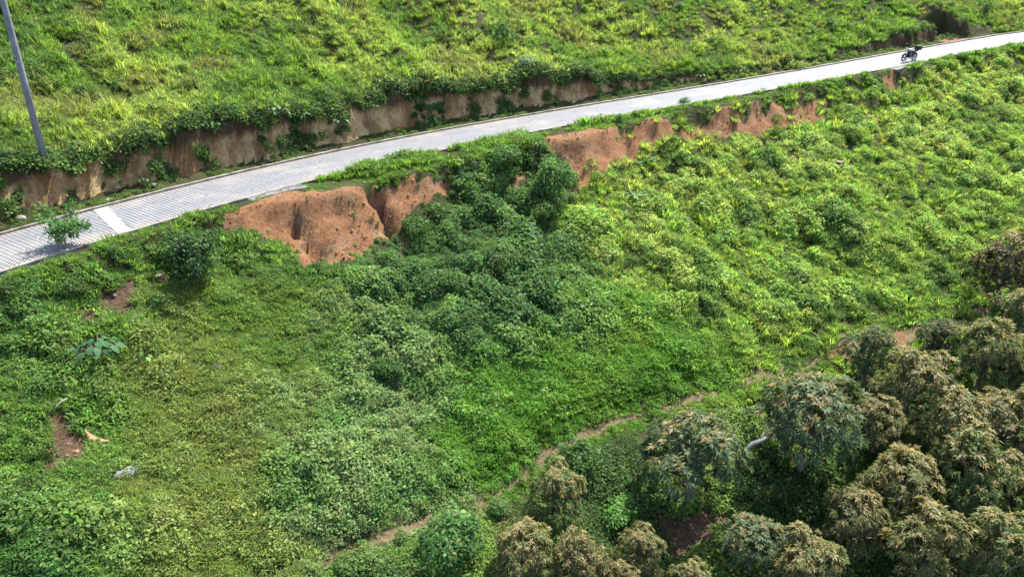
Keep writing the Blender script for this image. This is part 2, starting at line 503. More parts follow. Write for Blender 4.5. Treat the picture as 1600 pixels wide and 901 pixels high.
# ------------------------------------------------------------------ the road
def build_road():
    mort = simple_mat('joint_sand', (.135, .135, .137), .9, 0, .35, 9)
    m, nt, N, L, b = new_mat('paving_block')
    co = objco(nt)
    pv = attr_(nt, 'pv')
    n1 = noise_(nt, .5, 5, .6, co); n2 = noise_(nt, 14, 4, .6, co); n3 = noise_(nt, 2.2, 4, .65, co)
    c = mixc(nt, pv, (.120, .127, .140), (.152, .159, .172))
    c = mixc(nt, math_(nt, 'MULTIPLY', ramp_(nt, n1, .5, .68), .55), c, (.27, .24, .20))
    c = mixc(nt, math_(nt, 'MULTIPLY', ramp_(nt, n3, .58, .75), .4), c, (.17, .17, .17))
    c = mixc(nt, math_(nt, 'MULTIPLY', ramp_(nt, n2, .5, .75), .35), c, (.22, .22, .22))
    L.new(c, b.inputs['Base Color'])
    tt = math_(nt, 'ABSOLUTE', attr_(nt, 'tt'))
    track = math_(nt, 'SUBTRACT', 1.0, ramp_(nt, math_(nt, 'ABSOLUTE', math_(nt, 'SUBTRACT', tt, .72)), .12, .42))
    c = mixc(nt, math_(nt, 'MULTIPLY', math_(nt, 'MULTIPLY', track, ramp_(nt, n3, .3, .6)), .30), c, (.10, .10, .10))
    dust = math_(nt, 'MULTIPLY', ramp_(nt, math_(nt, 'ADD', tt, math_(nt, 'MULTIPLY', n3, .9)), 1.75, 2.35), .75)
    c = mixc(nt, dust, c, (.19, .155, .115))
    L.new(c, b.inputs['Base Color'])
    b.inputs['Roughness'].default_value = .52; b.inputs['Specular IOR Level'].default_value = .5
    bump_(nt, n2, .25, .02, b)
    paver_m = m
    conc = simple_mat('kerb_concrete', (.20, .195, .18), .8, 0, .5, 2.2, .4, (.085, .07, .05))
    white = simple_mat('pale_concrete', (.225, .222, .21), .7, 0, .18, 3, .2)
    grey = simple_mat('grey_concrete', (.11, .11, .115), .8, 0, .3, 4, .2)
    ss = np.arange(PS[0] + 2, np.interp(75, PX, PS), .5)
    def strip(name, t0, t1, z0, z1, mat, parent=None, s=ss, wob=0.0):
        # a solid band along the road between offsets t0 and t1
        w0 = wob * (vnoise(s * 1.3, s * 0, 71) - .5); w1 = 0 * w0
        if abs(t0) < abs(t1): w0, w1 = w1, w0
        A = road_pt(s, t0 + w0, z0); B = road_pt(s, t0 + w0, z1); C = road_pt(s, t1 + w1, z1); D = road_pt(s, t1 + w1, z0)
        n = len(s)
        V = np.concatenate([A, B, C, D])
        F = []
        for a, bq in ((0, 1), (1, 2), (2, 3)):
            for i in range(n - 1):
                F.append((a * n + i, bq * n + i, bq * n + i + 1, a * n + i + 1))
        F += [(0, n, 2 * n, 3 * n), (n - 1, 4 * n - 1, 3 * n - 1, 2 * n - 1)]
        me = make_mesh(name, V, F)
        return link_mesh(name, me, mat, parent)
    road = strip('road', -WH, WH, -.2, -.004, mort)
    tag(road, 'grey block paved road climbing across the hillside', None, None, 'structure')
    # the light transverse strip across the road
    q0 = gat([138, 161, 188, 168], [325, 319, 361, 367])
    dq, xq, _ = road_coords(q0[:, 0], q0[:, 1])
    sq = np.interp(xq, PX, PS)
    tq = np.array([WH - .03, WH - .03, -WH + .03, -WH + .03])
    b0 = b1 = float(sq.mean())
    tt_ = np.linspace(0, 1, 9)
    lo = road_pt(sq[0] + (sq[3] - sq[0]) * tt_, tq[0] + (tq[3] - tq[0]) * tt_); hi = road_pt(sq[1] + (sq[2] - sq[1]) * tt_, tq[1] + (tq[2] - tq[1]) * tt_)
    V = np.concatenate([lo + (0, 0, .012), hi + (0, 0, .012), lo - (0, 0, .05), hi - (0, 0, .05)])
    F = []
    for i in range(8):
        F += [(i, i + 1, 10 + i, 9 + i), (18 + i, 19 + i, i + 1, i), (9 + i, 10 + i, 28 + i, 27 + i)]
    F += [(0, 9, 27, 18), (8, 26, 35, 17)]
    link_mesh('concrete_strip', make_mesh('concrete_strip', V, F), white, road)
    # paving blocks laid diagonally
    a, bb = .24, .12
    V = []; F = []; C = []
    smin, smax = ss[0], np.interp(60, PX, PS)
    cs = math.sqrt(.5)
    for sgn, sa, sb in ((1, b1, smax), (-1, smin, b0)):
        n = int((sb - sa + 8) / bb / cs) + 10
        for i in range(-40, n):
            for j in range(-n // 2 - 30, n // 2 + 30):
                pu = (j + (.5 if i % 2 else 0)) * a; pw = i * bb
                s = sa - 4 + (pu * cs + pw * cs); t = (-pu * cs + pw * cs) * sgn
                # recentre so that the strip of blocks covers the road
                if s < sa - .02 or s > sb + .02 or abs(t) > WH + .02: continue
                hu, hw = a / 2 - .003, bb / 2 - .003
                corners = []
                for (du, dw) in ((-hu, -hw), (hu, -hw), (hu, hw), (-hu, hw)):
                    cs_, ct_ = s + (du + dw) * cs, t + (-du + dw) * cs * sgn
                    corners.append((min(max(cs_, sa), sb), min(max(ct_, -WH), WH)))
                V.append(corners); C.append(random.random() - (.45 if sgn < 0 else 0))
    V = np.array(V); nb = len(V)
    zt = rng.normal(0, .0016, nb)
    top = road_pt(V[:, :, 0].ravel(), V[:, :, 1].ravel()).reshape(nb, 4, 3)
    bot = top.copy(); bot[:, :, 2] -= .03
    top[:, :, 2] += zt[:, None]
    VV = np.concatenate([top, bot], 1).reshape(-1, 3)
    base = (np.arange(nb) * 8)[:, None, None]
    f = np.array([(0, 1, 2, 3), (0, 4, 5, 1), (1, 5, 6, 2), (2, 6, 7, 3), (3, 7, 4, 0)])
    FF = (base + f[None]).reshape(-1, 4)
    me = make_mesh('paver', VV, FF)
    attr(me, 'pv', 'FLOAT', np.repeat(np.array(C), 8))
    attr(me, 'tt', 'FLOAT', np.tile(V[:, :, 1], (1, 2)).ravel())
    o = link_mesh('paver', me, paver_m, road); o['kind'] = 'stuff'
    # edges
    strip('kerb', WH - .01, WH + .17, -.2, .08, conc, road, wob=.09)
    strip('gutter', WH + .17, WH + .42, -.2, .012, grey, road, wob=.12)
    strip('kerb', -WH + .01, -WH - .16, -.2, .03, conc, road)
    for pa, pb, w in (((372, 312), (455, 289), .55), ((935, 193), (975, 186), .6), ((1395, 110), (1432, 101), .7)):
        q = gat([pa[0], pb[0]], [pa[1], pb[1]])
        dq, xq, _ = road_coords(q[:, 0], q[:, 1])
        sq = np.linspace(*np.interp(xq, PX, PS), 8)
        strip('drain_apron', -WH - .16, -WH - .16 - w, -.2, .006, grey, road, sq, wob=.5)
    return road
road = build_road()

# ------------------------------------------------------------------ leaves
def unit(v):
    return v / np.maximum(np.linalg.norm(v, axis=-1, keepdims=True), 1e-9)

def leaf_arrays(P, D, Nn, Ln, Wd, fold=.18, droop=.0, shape='kite'):
    """leaves at P pointing along D with face normal about Nn"""
    n = len(P)
    D = unit(D); S = unit(np.cross(D, Nn)); U = np.cross(S, D)
    Ln = np.broadcast_to(Ln, (n,))[:, None]; Wd = np.broadcast_to(Wd, (n,))[:, None]
    down = np.array([0, 0, -1.0])
    tip = P + D * Ln + down * droop * Ln
    mid = P + D * Ln * .48 + down * droop * Ln * .22
    l = mid + S * Wd * .5 + U * Wd * fold
    r = mid - S * Wd * .5 + U * Wd * fold
    if shape == 'kite':
        V = np.stack([P, r, tip, l], 1)
        f = np.array([(0, 1, 2, 3)])
        V = V.reshape(-1, 3); F = (np.arange(n) * 4)[:, None] + np.array([0, 1, 2, 3])
        return V, F, 4
    m2 = P + D * Ln * .16
    l2 = m2 + S * Wd * .42 + U * Wd * fold * .6 - D * Ln * .12
    r2 = m2 - S * Wd * .42 + U * Wd * fold * .6 - D * Ln * .12
    V = np.stack([P + D * Ln * .06, r2, r, tip, l, l2], 1).reshape(-1, 3)
    F = np.concatenate([(np.arange(n) * 6)[:, None] + np.array([0, 1, 2, 3]), (np.arange(n) * 6)[:, None] + np.array([0, 3, 4, 5])])
    return V, F, 6

def leaf_mesh(name, V, F, k, lv, fl=None):
    me = make_mesh(name, V, F)
    attr(me, 'lv', 'FLOAT', np.repeat(lv, k))
    attr(me, 'fl', 'FLOAT', np.repeat(fl if fl is not None else lv * 0, k))
    return me

def rand_dirs(n, r, zmin=-1.0):
    z = r.uniform(zmin, 1, n); a = r.uniform(0, 2 * np.pi, n); q = np.sqrt(1 - z * z)
    return np.stack([q * np.cos(a), q * np.sin(a), z], -1)

def clump(name, n, Rr, H, ll, seed, wide=.55, up=.35, shape='kite', inner=.45, lobes=5, dry=.0):
    """a low leafy clump: leaves over a few lobes"""
    r = np.random.default_rng(seed)
    lc = np.stack([r.uniform(-.55, .55, lobes) * Rr, r.uniform(-.55, .55, lobes) * Rr, r.uniform(.15, .55, lobes) * H], -1)
    lr = r.uniform(.38, .62, lobes)
    k = r.integers(0, lobes, n)
    d = rand_dirs(n, r, -.25)
    rad = (inner + (1 - inner) * r.uniform(0, 1, n) ** .5)
    P = lc[k] + d * (lr[k] * rad)[:, None] * np.array([Rr, Rr, H])
    P[:, 2] = np.abs(P[:, 2])
    nrm = unit(d * .6 + np.array([0, 0, up * 2]) + r.normal(0, .45, (n, 3)))
    D = unit(np.cross(nrm, r.normal(0, 1, (n, 3)))); D = unit(D + d * .45)
    L_ = ll * r.uniform(.65, 1.3, n)
    V, F, kk = leaf_arrays(P, D, nrm, L_, L_ * wide, .15, .15, shape)
    return leaf_mesh(name, V, F, kk, r.uniform(0, 1, n), (r.uniform(0, 1, n) < dry) * 1.0)

def tuft(name, n, Rr, H, seed, w=.018, dry=.06):
    """arching grass blades, two segments each"""
    r = np.random.default_rng(seed)
    a = r.uniform(0, 2 * np.pi, n); q = Rr * np.sqrt(r.uniform(0, 1, n))
    P = np.stack([q * np.cos(a), q * np.sin(a), 0 * a], -1)
    b = a + r.normal(0, .9, n); out = np.stack([np.cos(b), np.sin(b), 0 * b], -1)
    h = H * r.uniform(.5, 1.15, n)[:, None]; lean = r.uniform(.15, .6, n)[:, None]
    S = np.stack([-np.sin(b), np.cos(b), 0 * b], -1) * (w * r.uniform(.7, 1.4, n))[:, None]
    M = P + out * h * lean * .5 + np.array([0, 0, 1.]) * h * .62
    T = P + out * h * lean * 1.4 + np.array([0, 0, 1.]) * h * r.uniform(.6, 1.0, n)[:, None]
    V = np.stack([P - S, P + S, M + S * .8, M - S * .8, T + S * .1, T - S * .1], 1).reshape(-1, 3)
    i = (np.arange(n) * 6)[:, None]
    F = np.concatenate([i + np.array([0, 1, 2, 3]), i + np.array([3, 2, 4, 5])])
    return leaf_mesh(name, V, F, 6, r.uniform(0, 1, n), (r.uniform(0, 1, n) < dry) * .7)

# ------------------------------------------------------------------ scattering of the uncountable cover
def euler_from(nrm, yaw):
    n = len(nrm)
    z = unit(nrm)
    x0 = np.stack([np.cos(yaw), np.sin(yaw), 0 * yaw], -1)
    y = unit(np.cross(z, x0)); x = np.cross(y, z)
    ey = -np.arcsin(np.clip(x[:, 2], -1, 1)); ex = np.arctan2(y[:, 2], z[:, 2]); ez = np.arctan2(x[:, 1], x[:, 0])
    return np.stack([ex, ey, ez], -1)

def normals(x, y, e=.3):
    zx = (base_z(x + e, y) - base_z(x - e, y)) / (2 * e); zy = (base_z(x, y + e) - base_z(x, y - e)) / (2 * e)
    return unit(np.stack([-zx, -zy, np.ones_like(zx)], -1))

def scatter(name, label, P, rot, scl, idx, tint, protos, mat):
    if len(P) == 0: return None
    pc = bpy.data.collections.new(name + '_sources')          # never linked to the scene
    for k, me in enumerate(protos):
        if not me.materials: me.materials.append(mat)
        po = bpy.data.objects.new('%s_source_%02d' % (name, k), me); pc.objects.link(po)
    me = make_mesh(name, P, [])
    attr(me, 'rot', 'FLOAT_VECTOR', rot); attr(me, 'scl', 'FLOAT', scl)
    attr(me, 'idx', 'INT', idx); attr(me, 'tint', 'FLOAT_COLOR', tint)
    o = link_mesh(name, me)
    ng = bpy.data.node_groups.new(name, 'GeometryNodeTree')
    ng.interface.new_socket('Geometry', in_out='INPUT', socket_type='NodeSocketGeometry')
    ng.interface.new_socket('Geometry', in_out='OUTPUT', socket_type='NodeSocketGeometry')
    N, L = ng.nodes, ng.links
    gi = N.new('NodeGroupInput'); go = N.new('NodeGroupOutput')
    ip = N.new('GeometryNodeInstanceOnPoints'); ci = N.new('GeometryNodeCollectionInfo')
    ci.inputs[0].default_value = pc; ci.inputs[1].default_value = True; ci.inputs[2].default_value = True
    def na(nm, t):
        a = N.new('GeometryNodeInputNamedAttribute'); a.data_type = t; a.inputs[0].default_value = nm
        return a.outputs[0]
    L.new(gi.outputs[0], ip.inputs['Points']); L.new(ci.outputs[0], ip.inputs['Instance'])
    ip.inputs['Pick Instance'].default_value = True
    L.new(na('idx', 'INT'), ip.inputs['Instance Index'])
    L.new(na('rot', 'FLOAT_VECTOR'), ip.inputs['Rotation']); L.new(na('scl', 'FLOAT'), ip.inputs['Scale'])
    L.new(ip.outputs[0], go.inputs[0])
    md = o.modifiers.new('scatter', 'NODES'); md.node_group = ng
    tag(o, label, None, None, 'stuff')
    return o

M_leaf = leaf_mat('foliage', 'inst', (.20, .19, .06), .5, .6, .18)
M_grass = leaf_mat('grass_blades', 'inst', (.26, .26, .08), .55, .6, .15)
M_obj = leaf_mat('shrub_foliage', 'obj', (.2, .18, .06), .45, .55, .22)
M_mango = leaf_mat('tree_foliage', 'obj', (.215, .17, .072), .4, .55, .2, (1.2, 1.15, .6))
M_bigleaf = leaf_mat('broad_leaf', 'obj', (.2, .2, .08), .35, .65, .15)
M_bark = simple_mat('bark', (.20, .16, .12), .9, 0, .5, 9, .6)
M_twig = simple_mat('dry_twig', (.24, .215, .18), .9, 0, .35, 12, .4)

CL = [clump('leaf_clump_%d' % k, 100, .5, .40, .14, 100 + k, dry=.03) for k in range(4)]
CS = [clump('fine_clump_%d' % k, 130, .5, .32, .095, 120 + k, .5, .3, dry=.05) for k in range(3)]
VN = [clump('vine_clump_%d' % k, 80, .6, .34, .17, 140 + k, .85, .6, 'heart', .6, 6, .02) for k in range(4)]
TU = [tuft('grass_tuft_%d' % k, 70, .3, .42, 160 + k) for k in range(4)]
TT = [tuft('tall_tuft_%d' % k, 46, .22, .85, 170 + k, .015, .25) for k in range(2)]

def dome(name, seed, n=150, ll=.15, H=.58, lobes=7):
    r = np.random.default_rng(seed)
    lc = np.stack([r.uniform(-.26, .26, lobes), r.uniform(-.26, .26, lobes), r.uniform(.25, .8, lobes) * H], -1)
    lr = r.uniform(.17, .30, lobes)
    k = r.integers(0, lobes, n); d = rand_dirs(n, r, -.4)
    P = lc[k] + d * (lr[k] * (.55 + .45 * r.uniform(0, 1, n) ** .5))[:, None]
    P[:, 2] = np.abs(P[:, 2])
    nrm = unit(d * .7 + np.array([0, 0, .5]) + r.normal(0, .4, (n, 3)))
    D = unit(unit(np.cross(nrm, r.normal(0, 1, (n, 3)))) + d * .5)
    L_ = ll * r.uniform(.6, 1.3, n)
    V, F, kk = leaf_arrays(P, D, nrm, L_, L_ * .55, .15, .2)
    return leaf_mesh(name, V, F, kk, r.uniform(0, 1, n), (r.uniform(0, 1, n) < .03) * 1.0)
CB = [dome('bush_dome_%d' % k, 180 + k, 170, (.13, .15, .11, .17)[k]) for k in range(4)]

# zones of the lower slope, as soft patches on the ground
def blobs(L):
    a = np.array(L, float)
    p = gat(a[:, 0], a[:, 1])
    dep = p[:, 1] * CP - p[:, 2] * SP
    return p[:, 0], p[:, 1], a[:, 2] * dep / FPX * 1.15
ZB = {
 'F': blobs([(300, 480, 80), (350, 560, 90), (400, 640, 80), (330, 700, 80), (280, 800, 90), (380, 800, 80), (250, 620, 70), (430, 470, 60), (180, 830, 40), (440, 720, 45)]),
 'G': blobs([(60, 520, 90), (40, 620, 80), (150, 560, 60), (60, 800, 90), (140, 740, 70), (250, 400, 60), (200, 420, 60), (120, 430, 60), (100, 880, 70), (380, 400, 50), (200, 860, 60)]),
 'V': blobs([(520, 620, 70), (600, 640, 70), (560, 700, 80), (620, 740, 70), (520, 780, 60), (660, 680, 50), (480, 700, 40), (480, 830, 50), (640, 570, 50), (700, 620, 40), (560, 460, 40)]),
 'C': blobs([(650, 400, 70), (720, 360, 70), (760, 440, 80), (830, 420, 70), (700, 480, 70), (620, 480, 50), (820, 360, 60), (760, 300, 50), (860, 290, 35), (880, 480, 50), (560, 430, 40), (640, 540, 30)]),
 'E': blobs([(800, 640, 70), (880, 620, 70), (950, 590, 60), (1010, 530, 50), (950, 480, 45), (760, 700, 50), (1060, 580, 50), (720, 720, 40), (880, 570, 40), (1130, 590, 40), (1030, 460, 25)]),
 'B': blobs([(1000, 380, 90), (1100, 420, 90), (1200, 350, 120), (1300, 300, 130), (1400, 250, 130), (1500, 250, 130), (1300, 450, 110), (1200, 500, 80), (1450, 380, 110), (1100, 300, 80), (1550, 180, 100), (1400, 150, 80), (1200, 240, 80)]),
}
ZK = list(ZB)
def zones(x, y):
    """kind of plant at each spot, and the soft share of each zone there"""
    W = []
    jx = x + (fbm(x * .5, y * .5, 81) - .5) * 4; jy = y + (fbm(x * .5, y * .5, 82) - .5) * 4
    for k in ZK:
        bx, by, br = ZB[k]
        W.append(np.exp(-((jx[:, None] - bx) ** 2 + (jy[:, None] - by) ** 2) / (br ** 2)).sum(1) + 1e-4)
    W = np.array(W)
    W = W * (.55 + .9 * np.array([fbm(x * .9, y * .9, 300 + i) for i in range(len(ZK))]))
    Wp = W ** 2.2; Wp /= Wp.sum(0)
    c = np.cumsum(Wp, 0); u = rng.uniform(0, 1, W.shape[1])
    Wt = W ** 1.6; Wt /= Wt.sum(0)
    return np.minimum((u > c).sum(0), len(ZK) - 1), Wt

def jitter(c, n, amt=.25, hue=.07):
    c = np.broadcast_to(np.asarray(c, float), (n, 3)).copy()
    c *= rng.uniform(1 - amt, 1 + amt, (n, 1))
    c[:, 0] *= rng.uniform(1 - hue * 2, 1 + hue * 2, n); c[:, 2] *= rng.uniform(1 - hue, 1 + hue, n)
    return c

def soil_mask(x, y):
    jx = x + (fbm(x * 1.5, y * 1.5, 61) - .5) * .9; jy = y + (fbm(x * 1.5, y * 1.5, 62) - .5) * .9
    m = np.zeros(len(x), bool)
    for P in SOILP: m |= in_poly(jx, jy, P)
    return m

def lower_slope():
    n = 56000
    # denser nearer the road and the middle of the slope: sample the ground evenly
    y = rng.uniform(6, 72, n * 3); x = rng.uniform(-1, 1, n * 3) * (.86 * y + 7)
    z, d, xr, pd = zfull(x, y, True)
    vis = (d < -WH - .3) & (d > -36)
    x, y, z, d, xr, pd = (q[vis] for q in (x, y, z, d, xr, pd))
    dist = np.sqrt(x * x + y * y + z * z)
    keep = rng.uniform(0, 1, len(x)) < np.clip((30 / dist) ** .6, 0, 1)
    soil = soil_mask(x, y)
    keep &= ~(soil & (rng.uniform(0, 1, len(x)) > .03 + .3 * sstep(.52, .62, fbm(x * 1.1, y * 1.1, 98)))) & ~((pd < .13 + .4 * (fbm(x, y, 83) - .45)) & (rng.uniform(0, 1, len(x)) > .05))
    x, y, z, d, xr, pd, soil = (q[keep] for q in (x, y, z, d, xr, pd, soil))
    k, ZW = zones(x, y)
    e = -d - WH
    verge = e < np.interp(xr, EMX, EMW) + .2
    below = np.zeros(len(x), bool)
    # beyond the path, on the valley side
    px_, py_ = PATH[:, 0], PATH[:, 1]
    o = np.argsort(px_)
    dr = np.interp(x, px_[o], py_[o])
    below = (y < dr) & (x > px_.min()) & (pd > .5)
    nrm = unit(normals(x, y) * .6 + np.array([0, 0, .5]) + rng.normal(0, .08, (len(x), 3)))
    rot = euler_from(nrm, rng.uniform(0, 2 * np.pi, len(x)))
    big = fbm(x * .55, y * .55, 84, 2); fine = vnoise(x * 1.7, y * 1.7, 85)
    patch = fbm(x * .3, y * .3, 86, 3)
    Z = {n_: i for i, n_ in enumerate(ZK)}
    u = rng.uniform(0, 1, len(x))
    P = np.stack([x, y, z - .03], -1)
    ns = np.ones(len(x))                          # only low plants right beside the bare soil
    for a_ in range(8):
        for q_ in (.5, 1.0):
            ns = np.where(soil_mask(x + q_ * math.cos(a_ * .785), y + q_ * math.sin(a_ * .785)), .42, ns)
    ns = np.where(soil, .3, ns)
    def go(name, label, sel, protos, sc, tint, mat):
        if sel.sum() == 0: return
        scatter(name, label, P[sel], rot[sel], sc[sel], rng.integers(0, len(protos), sel.sum()), tint[sel], protos, mat)
    N_ = len(x)
    thin = np.clip((fine - .3) * 2.8, .14, 1)
    free = ~verge & ~below
    mask = lambda c: free & (k == Z[c])
    def two(c1, c2, f, amt=.28):
        w = f[:, None]
        return jitter(c1, N_, amt) * (1 - w) + jitter(c2, N_, amt) * w
    f1 = sstep(.45, .62, patch); f2 = sstep(.48, .62, fbm(x * .8, y * .8, 87)); f3 = sstep(.58, .70, fbm(x * .7, y * .7, 89))
    tz = {'F': two((.150, .235, .052), (.200, .255, .070), f1), 'G': two((.068, .145, .036), (.115, .205, .048), f1, .35),
          'V': two((.175, .255, .095), (.120, .225, .060), f2), 'C': two((.070, .145, .044), (.125, .22, .060), f2, .35),
          'E': two((.115, .25, .038), (.185, .295, .052), f1), 'B': two(two((.215, .315, .064), (.28, .36, .092), f1), (.115, .195, .050), f3)}
    T = sum(ZW[i][:, None] * tz[c] for i, c in enumerate(ZK))
    near = (.4 + .6 * sstep(.25, 1.4, pd))
    G = lambda c, a_, b_: mask(c) & (u >= a_) & (u < b_)
    go('olive_grass', 'short olive green grass between dark scrub and pale vines', G('F', 0, .5), TU, .5 + .6 * big, T, M_grass)
    go('olive_herbs', 'low yellowish herbs growing among the olive grass', G('F', .5, 1), CS + CL[:1] + CB[2:3], (.3 + .8 * big * thin), T * .95, M_leaf)
    go('dark_scrub', 'low dark green scrub covering the slope beneath the lower kerb', G('G', 0, .7), CL[:2] + CB, ns * (.28 + 1.0 * big * thin), T, M_leaf)
    go('scrub_grass', 'rough green grass growing through the dark scrub', G('G', .7, 1), TU, .5 + .7 * big, T * 1.15, M_grass)
    go('pale_vine_cover', 'tangle of pale broad leaved vines above the footpath', G('V', 0, .8), VN, ns * (.35 + .6 * big) * (.55 + .6 * thin) * near, T, M_leaf)
    go('vine_herbs', 'small leaved herbs among the pale vines', G('V', .8, 1), CL[:2] + CB[:2], .3 + 1.1 * big * near, T * .9, M_leaf)
    go('thicket', 'dense dark green thicket below the bare red soil', G('C', 0, 1), CL[:2] + VN[:1] + CB, ns * (.32 + 1.25 * big * thin), T, M_leaf)
    go('lush_grass', 'bright lush green grass beside the footpath', G('E', 0, .75), TU, (.6 + .8 * big) * near, T, M_grass)
    go('lush_herbs', 'bright green herbs in the lush grass', G('E', .75, 1), CL + CB[:2], .35 + 1.0 * big * near * thin, T * .9, M_leaf)
    go('sunlit_bush_cover', 'mass of low bright yellow green bushes on the sunlit slope', G('B', 0, .74), CL[:2] + CB, ns * near * (.15 + 1.36 * big * thin), T, M_leaf)
    go('sunlit_grass', 'yellow green grass between the low bushes', G('B', .74, 1), TU + CS[:1] + TT[:1], .5 + .6 * big, T, M_grass)
    tR = jitter((.125, .225, .045), N_, .3)
    lush = 1 + .55 * sstep(float(xi(470)), float(xi(560)), xr) * (1 - sstep(float(xi(880)), float(xi(960)), xr))
    bare = (xr < float(xi(125))) & (e < .35 + .7 * fbm(x * 1.2, y * 1.2, 97))
    ve = verge & ~bare & (e > .22) & (fbm(x * .9, y * .9, 90) + .12 * u > .36)
    go('verge_grass', 'fresh green grass on the verge along the lower kerb', ve & (u < .6), TU, ns * (.4 + .6 * big) * lush, tR, M_grass)
    go('verge_weeds', 'leafy weeds on the verge along the lower kerb', ve & (u >= .6), CL + CS + CB, ns * (.22 + .5 * big) * lush, tR * .85, M_leaf)
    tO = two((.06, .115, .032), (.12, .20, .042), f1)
    right = x > gat([1000], [760])[0, 0]
    ob = below & (~right | (u < .22))
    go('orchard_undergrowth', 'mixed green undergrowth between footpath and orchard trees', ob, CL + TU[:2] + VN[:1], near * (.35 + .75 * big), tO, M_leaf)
lower_slope()

def upper_hill():
    n = 90000
    y = rng.uniform(22, 84, n); x = rng.uniform(-1, 1, n) * (.84 * y + 6)
    z, d, xr, pd = zfull(x, y, True)
    toe = WH + 1.05
    vis = (d > WH + .45) & (d < 36)
    x, y, z, d, xr = (q[vis] for q in (x, y, z, d, xr))
    notch = (xr > NA - .2) & (xr < NB + .2) & (d < 5.8)
    onbank = d < toe + .55
    dist = np.hypot(x, y)
    u = rng.uniform(0, 1, len(x))
    hb = np.interp(xr, BKX, BKH)
    keep = ~notch & ~(onbank & (hb > .6)) & (rng.uniform(0, 1, len(x)) < np.clip((48 / dist) ** .8, 0, 1))
    keep &= ~((d < toe + .3) & (u < .5))
    x, y, z, d, xr, u = (q[keep] for q in (x, y, z, d, xr, u))
    N_ = len(x)
    big = fbm(x * .45, y * .45, 91, 2); fine = vnoise(x * 1.5, y * 1.5, 92); patch = fbm(x * .16, y * .16, 93, 3)
    t = jitter((.125, .21, .040), N_, .3)
    w = sstep(.45, .62, patch)[:, None]; t = t * (1 - w) + jitter((.235, .30, .078), N_) * w
    w = sstep(.55, .66, fbm(x * .4, y * .4, 94))[:, None] * .8; t = t * (1 - w) + jitter((.065, .135, .036), N_) * w
    w = sstep(.60, .70, fbm(x * .5, y * .3, 95))[:, None] * .7; t = t * (1 - w) + jitter((.175, .175, .07), N_) * w
    nrm = unit(normals(x, y) * .5 + np.array([0, 0, .5]) + rng.normal(0, .08, (N_, 3)))
    rot = euler_from(nrm, rng.uniform(0, 2 * np.pi, N_))
    P = np.stack([x, y, z - .03], -1)
    thin = np.clip((fine - .34) * 2.8, .14, 1)
    for name, label, sel, pr, sc, mat, m in (
        ('hill_grass', 'yellow green pasture grass covering the hill above the road', u < .58, TU + TT[:1], .5 + .65 * big, M_grass, 1.05),
        ('hill_bushes', 'countless low green bushes covering the hill above the road', u >= .58, CL[:2] + CS[:1] + CB, .18 + 1.02 * big * thin, M_leaf, .95)):
        scatter(name, label, P[sel], rot[sel], sc[sel], rng.integers(0, len(pr), sel.sum()), t[sel] * m, pr, mat)
    # plants hanging over and down the cut bank
    m = 5200
    sx = rng.uniform(np.interp(-18.5, PX, PS), np.interp(40, PX, PS), m)
    xr = np.interp(sx, PS, PX)
    hb = np.interp(xr, BKX, BKH)
    rim = rng.uniform(0, 1, m) < .52
    tt = np.where(rim, toe + .42 + np.abs(rng.normal(0, .38, m)), toe + rng.uniform(-.1, .6, m))
    cover = vnoise(xr * 1.1, xr * 0, 96) + .25 * (rng.uniform(0, 1, m) - .5)
    full = np.zeros(m)
    for a, b in ((318, 347), (432, 600), (668, 690), (735, 757), (930, 946), (1012, 1120), (0, 45), (1120, 1300)):
        q = gat([a, b], [np.interp(a, [0, 300, 700, 1100, 1600], [330, 275, 195, 125, 40])] * 2)
        xa, xb = road_coords(q[:, 0], q[:, 1])[1]
        full = np.maximum(full, (xr > min(xa, xb)) & (xr < max(xa, xb)))
    ok = rim & (rng.uniform(0, 1, m) < np.where(xr < xi(310), .7, 1)) | (full > 0) & (rng.uniform(0, 1, m) < .9) | (cover > np.where(xr < xi(310), .86, .68))
    ok &= ~((xr > xi(1390)) & (rng.uniform(0, 1, m) < .8))
    sx, tt, xr, hb, rim = (q[ok] for q in (sx, tt, xr, hb, rim))
    q = road_pt(sx, tt); x, y = q[:, 0], q[:, 1]; z = zfull(x, y)
    N_ = len(x)
    tx = np.interp(sx, PS, TX); ty = np.interp(sx, PS, TY)
    out = np.stack([ty, -tx, 0 * tx], -1)
    nrm = unit(out * np.where(rim, .5, 1.0)[:, None] + np.array([0, 0, .7]) + rng.normal(0, .15, (N_, 3)))
    t = jitter((.05, .10, .025), N_, .35); w = (rng.uniform(0, 1, N_) < .25)[:, None]; t = np.where(w, jitter((.09, .15, .035), N_), t)
    sc = np.where(rim, rng.uniform(.3, .9, N_), rng.uniform(.25, .7, N_)) * np.clip(hb / 1.6, .45, 1.05)
    pr = CL + VN[:2]
    f_ = 900
    s2 = rng.uniform(np.interp(-18.5, PX, PS), np.interp(40, PX, PS), f_); t2 = WH + .3 + np.abs(rng.normal(0, .4, f_))
    g_ = vnoise(s2 * .6, s2 * 0, 99) > .45
    q2 = road_pt(s2[g_], t2[g_]); n2_ = len(q2)
    scatter('gutter_weeds', 'small weeds and grass along the silted upper gutter', np.stack([q2[:, 0], q2[:, 1], zfull(q2[:, 0], q2[:, 1])], -1), np.stack([0 * q2[:, 0], 0 * q2[:, 0], rng.uniform(0, 6.28, n2_)], -1),
            rng.uniform(.15, .5, n2_), rng.integers(0, 6, n2_), jitter((.085, .14, .04), n2_, .35), TU[:3] + CL[:3], M_leaf)
    scatter('bank_creepers', 'dark creepers hanging over the cut earth bank', np.stack([x, y, z], -1), euler_from(nrm, rng.uniform(0, 6.28, N_)), sc, rng.integers(0, len(pr), N_), t, pr, M_leaf)
upper_hill()

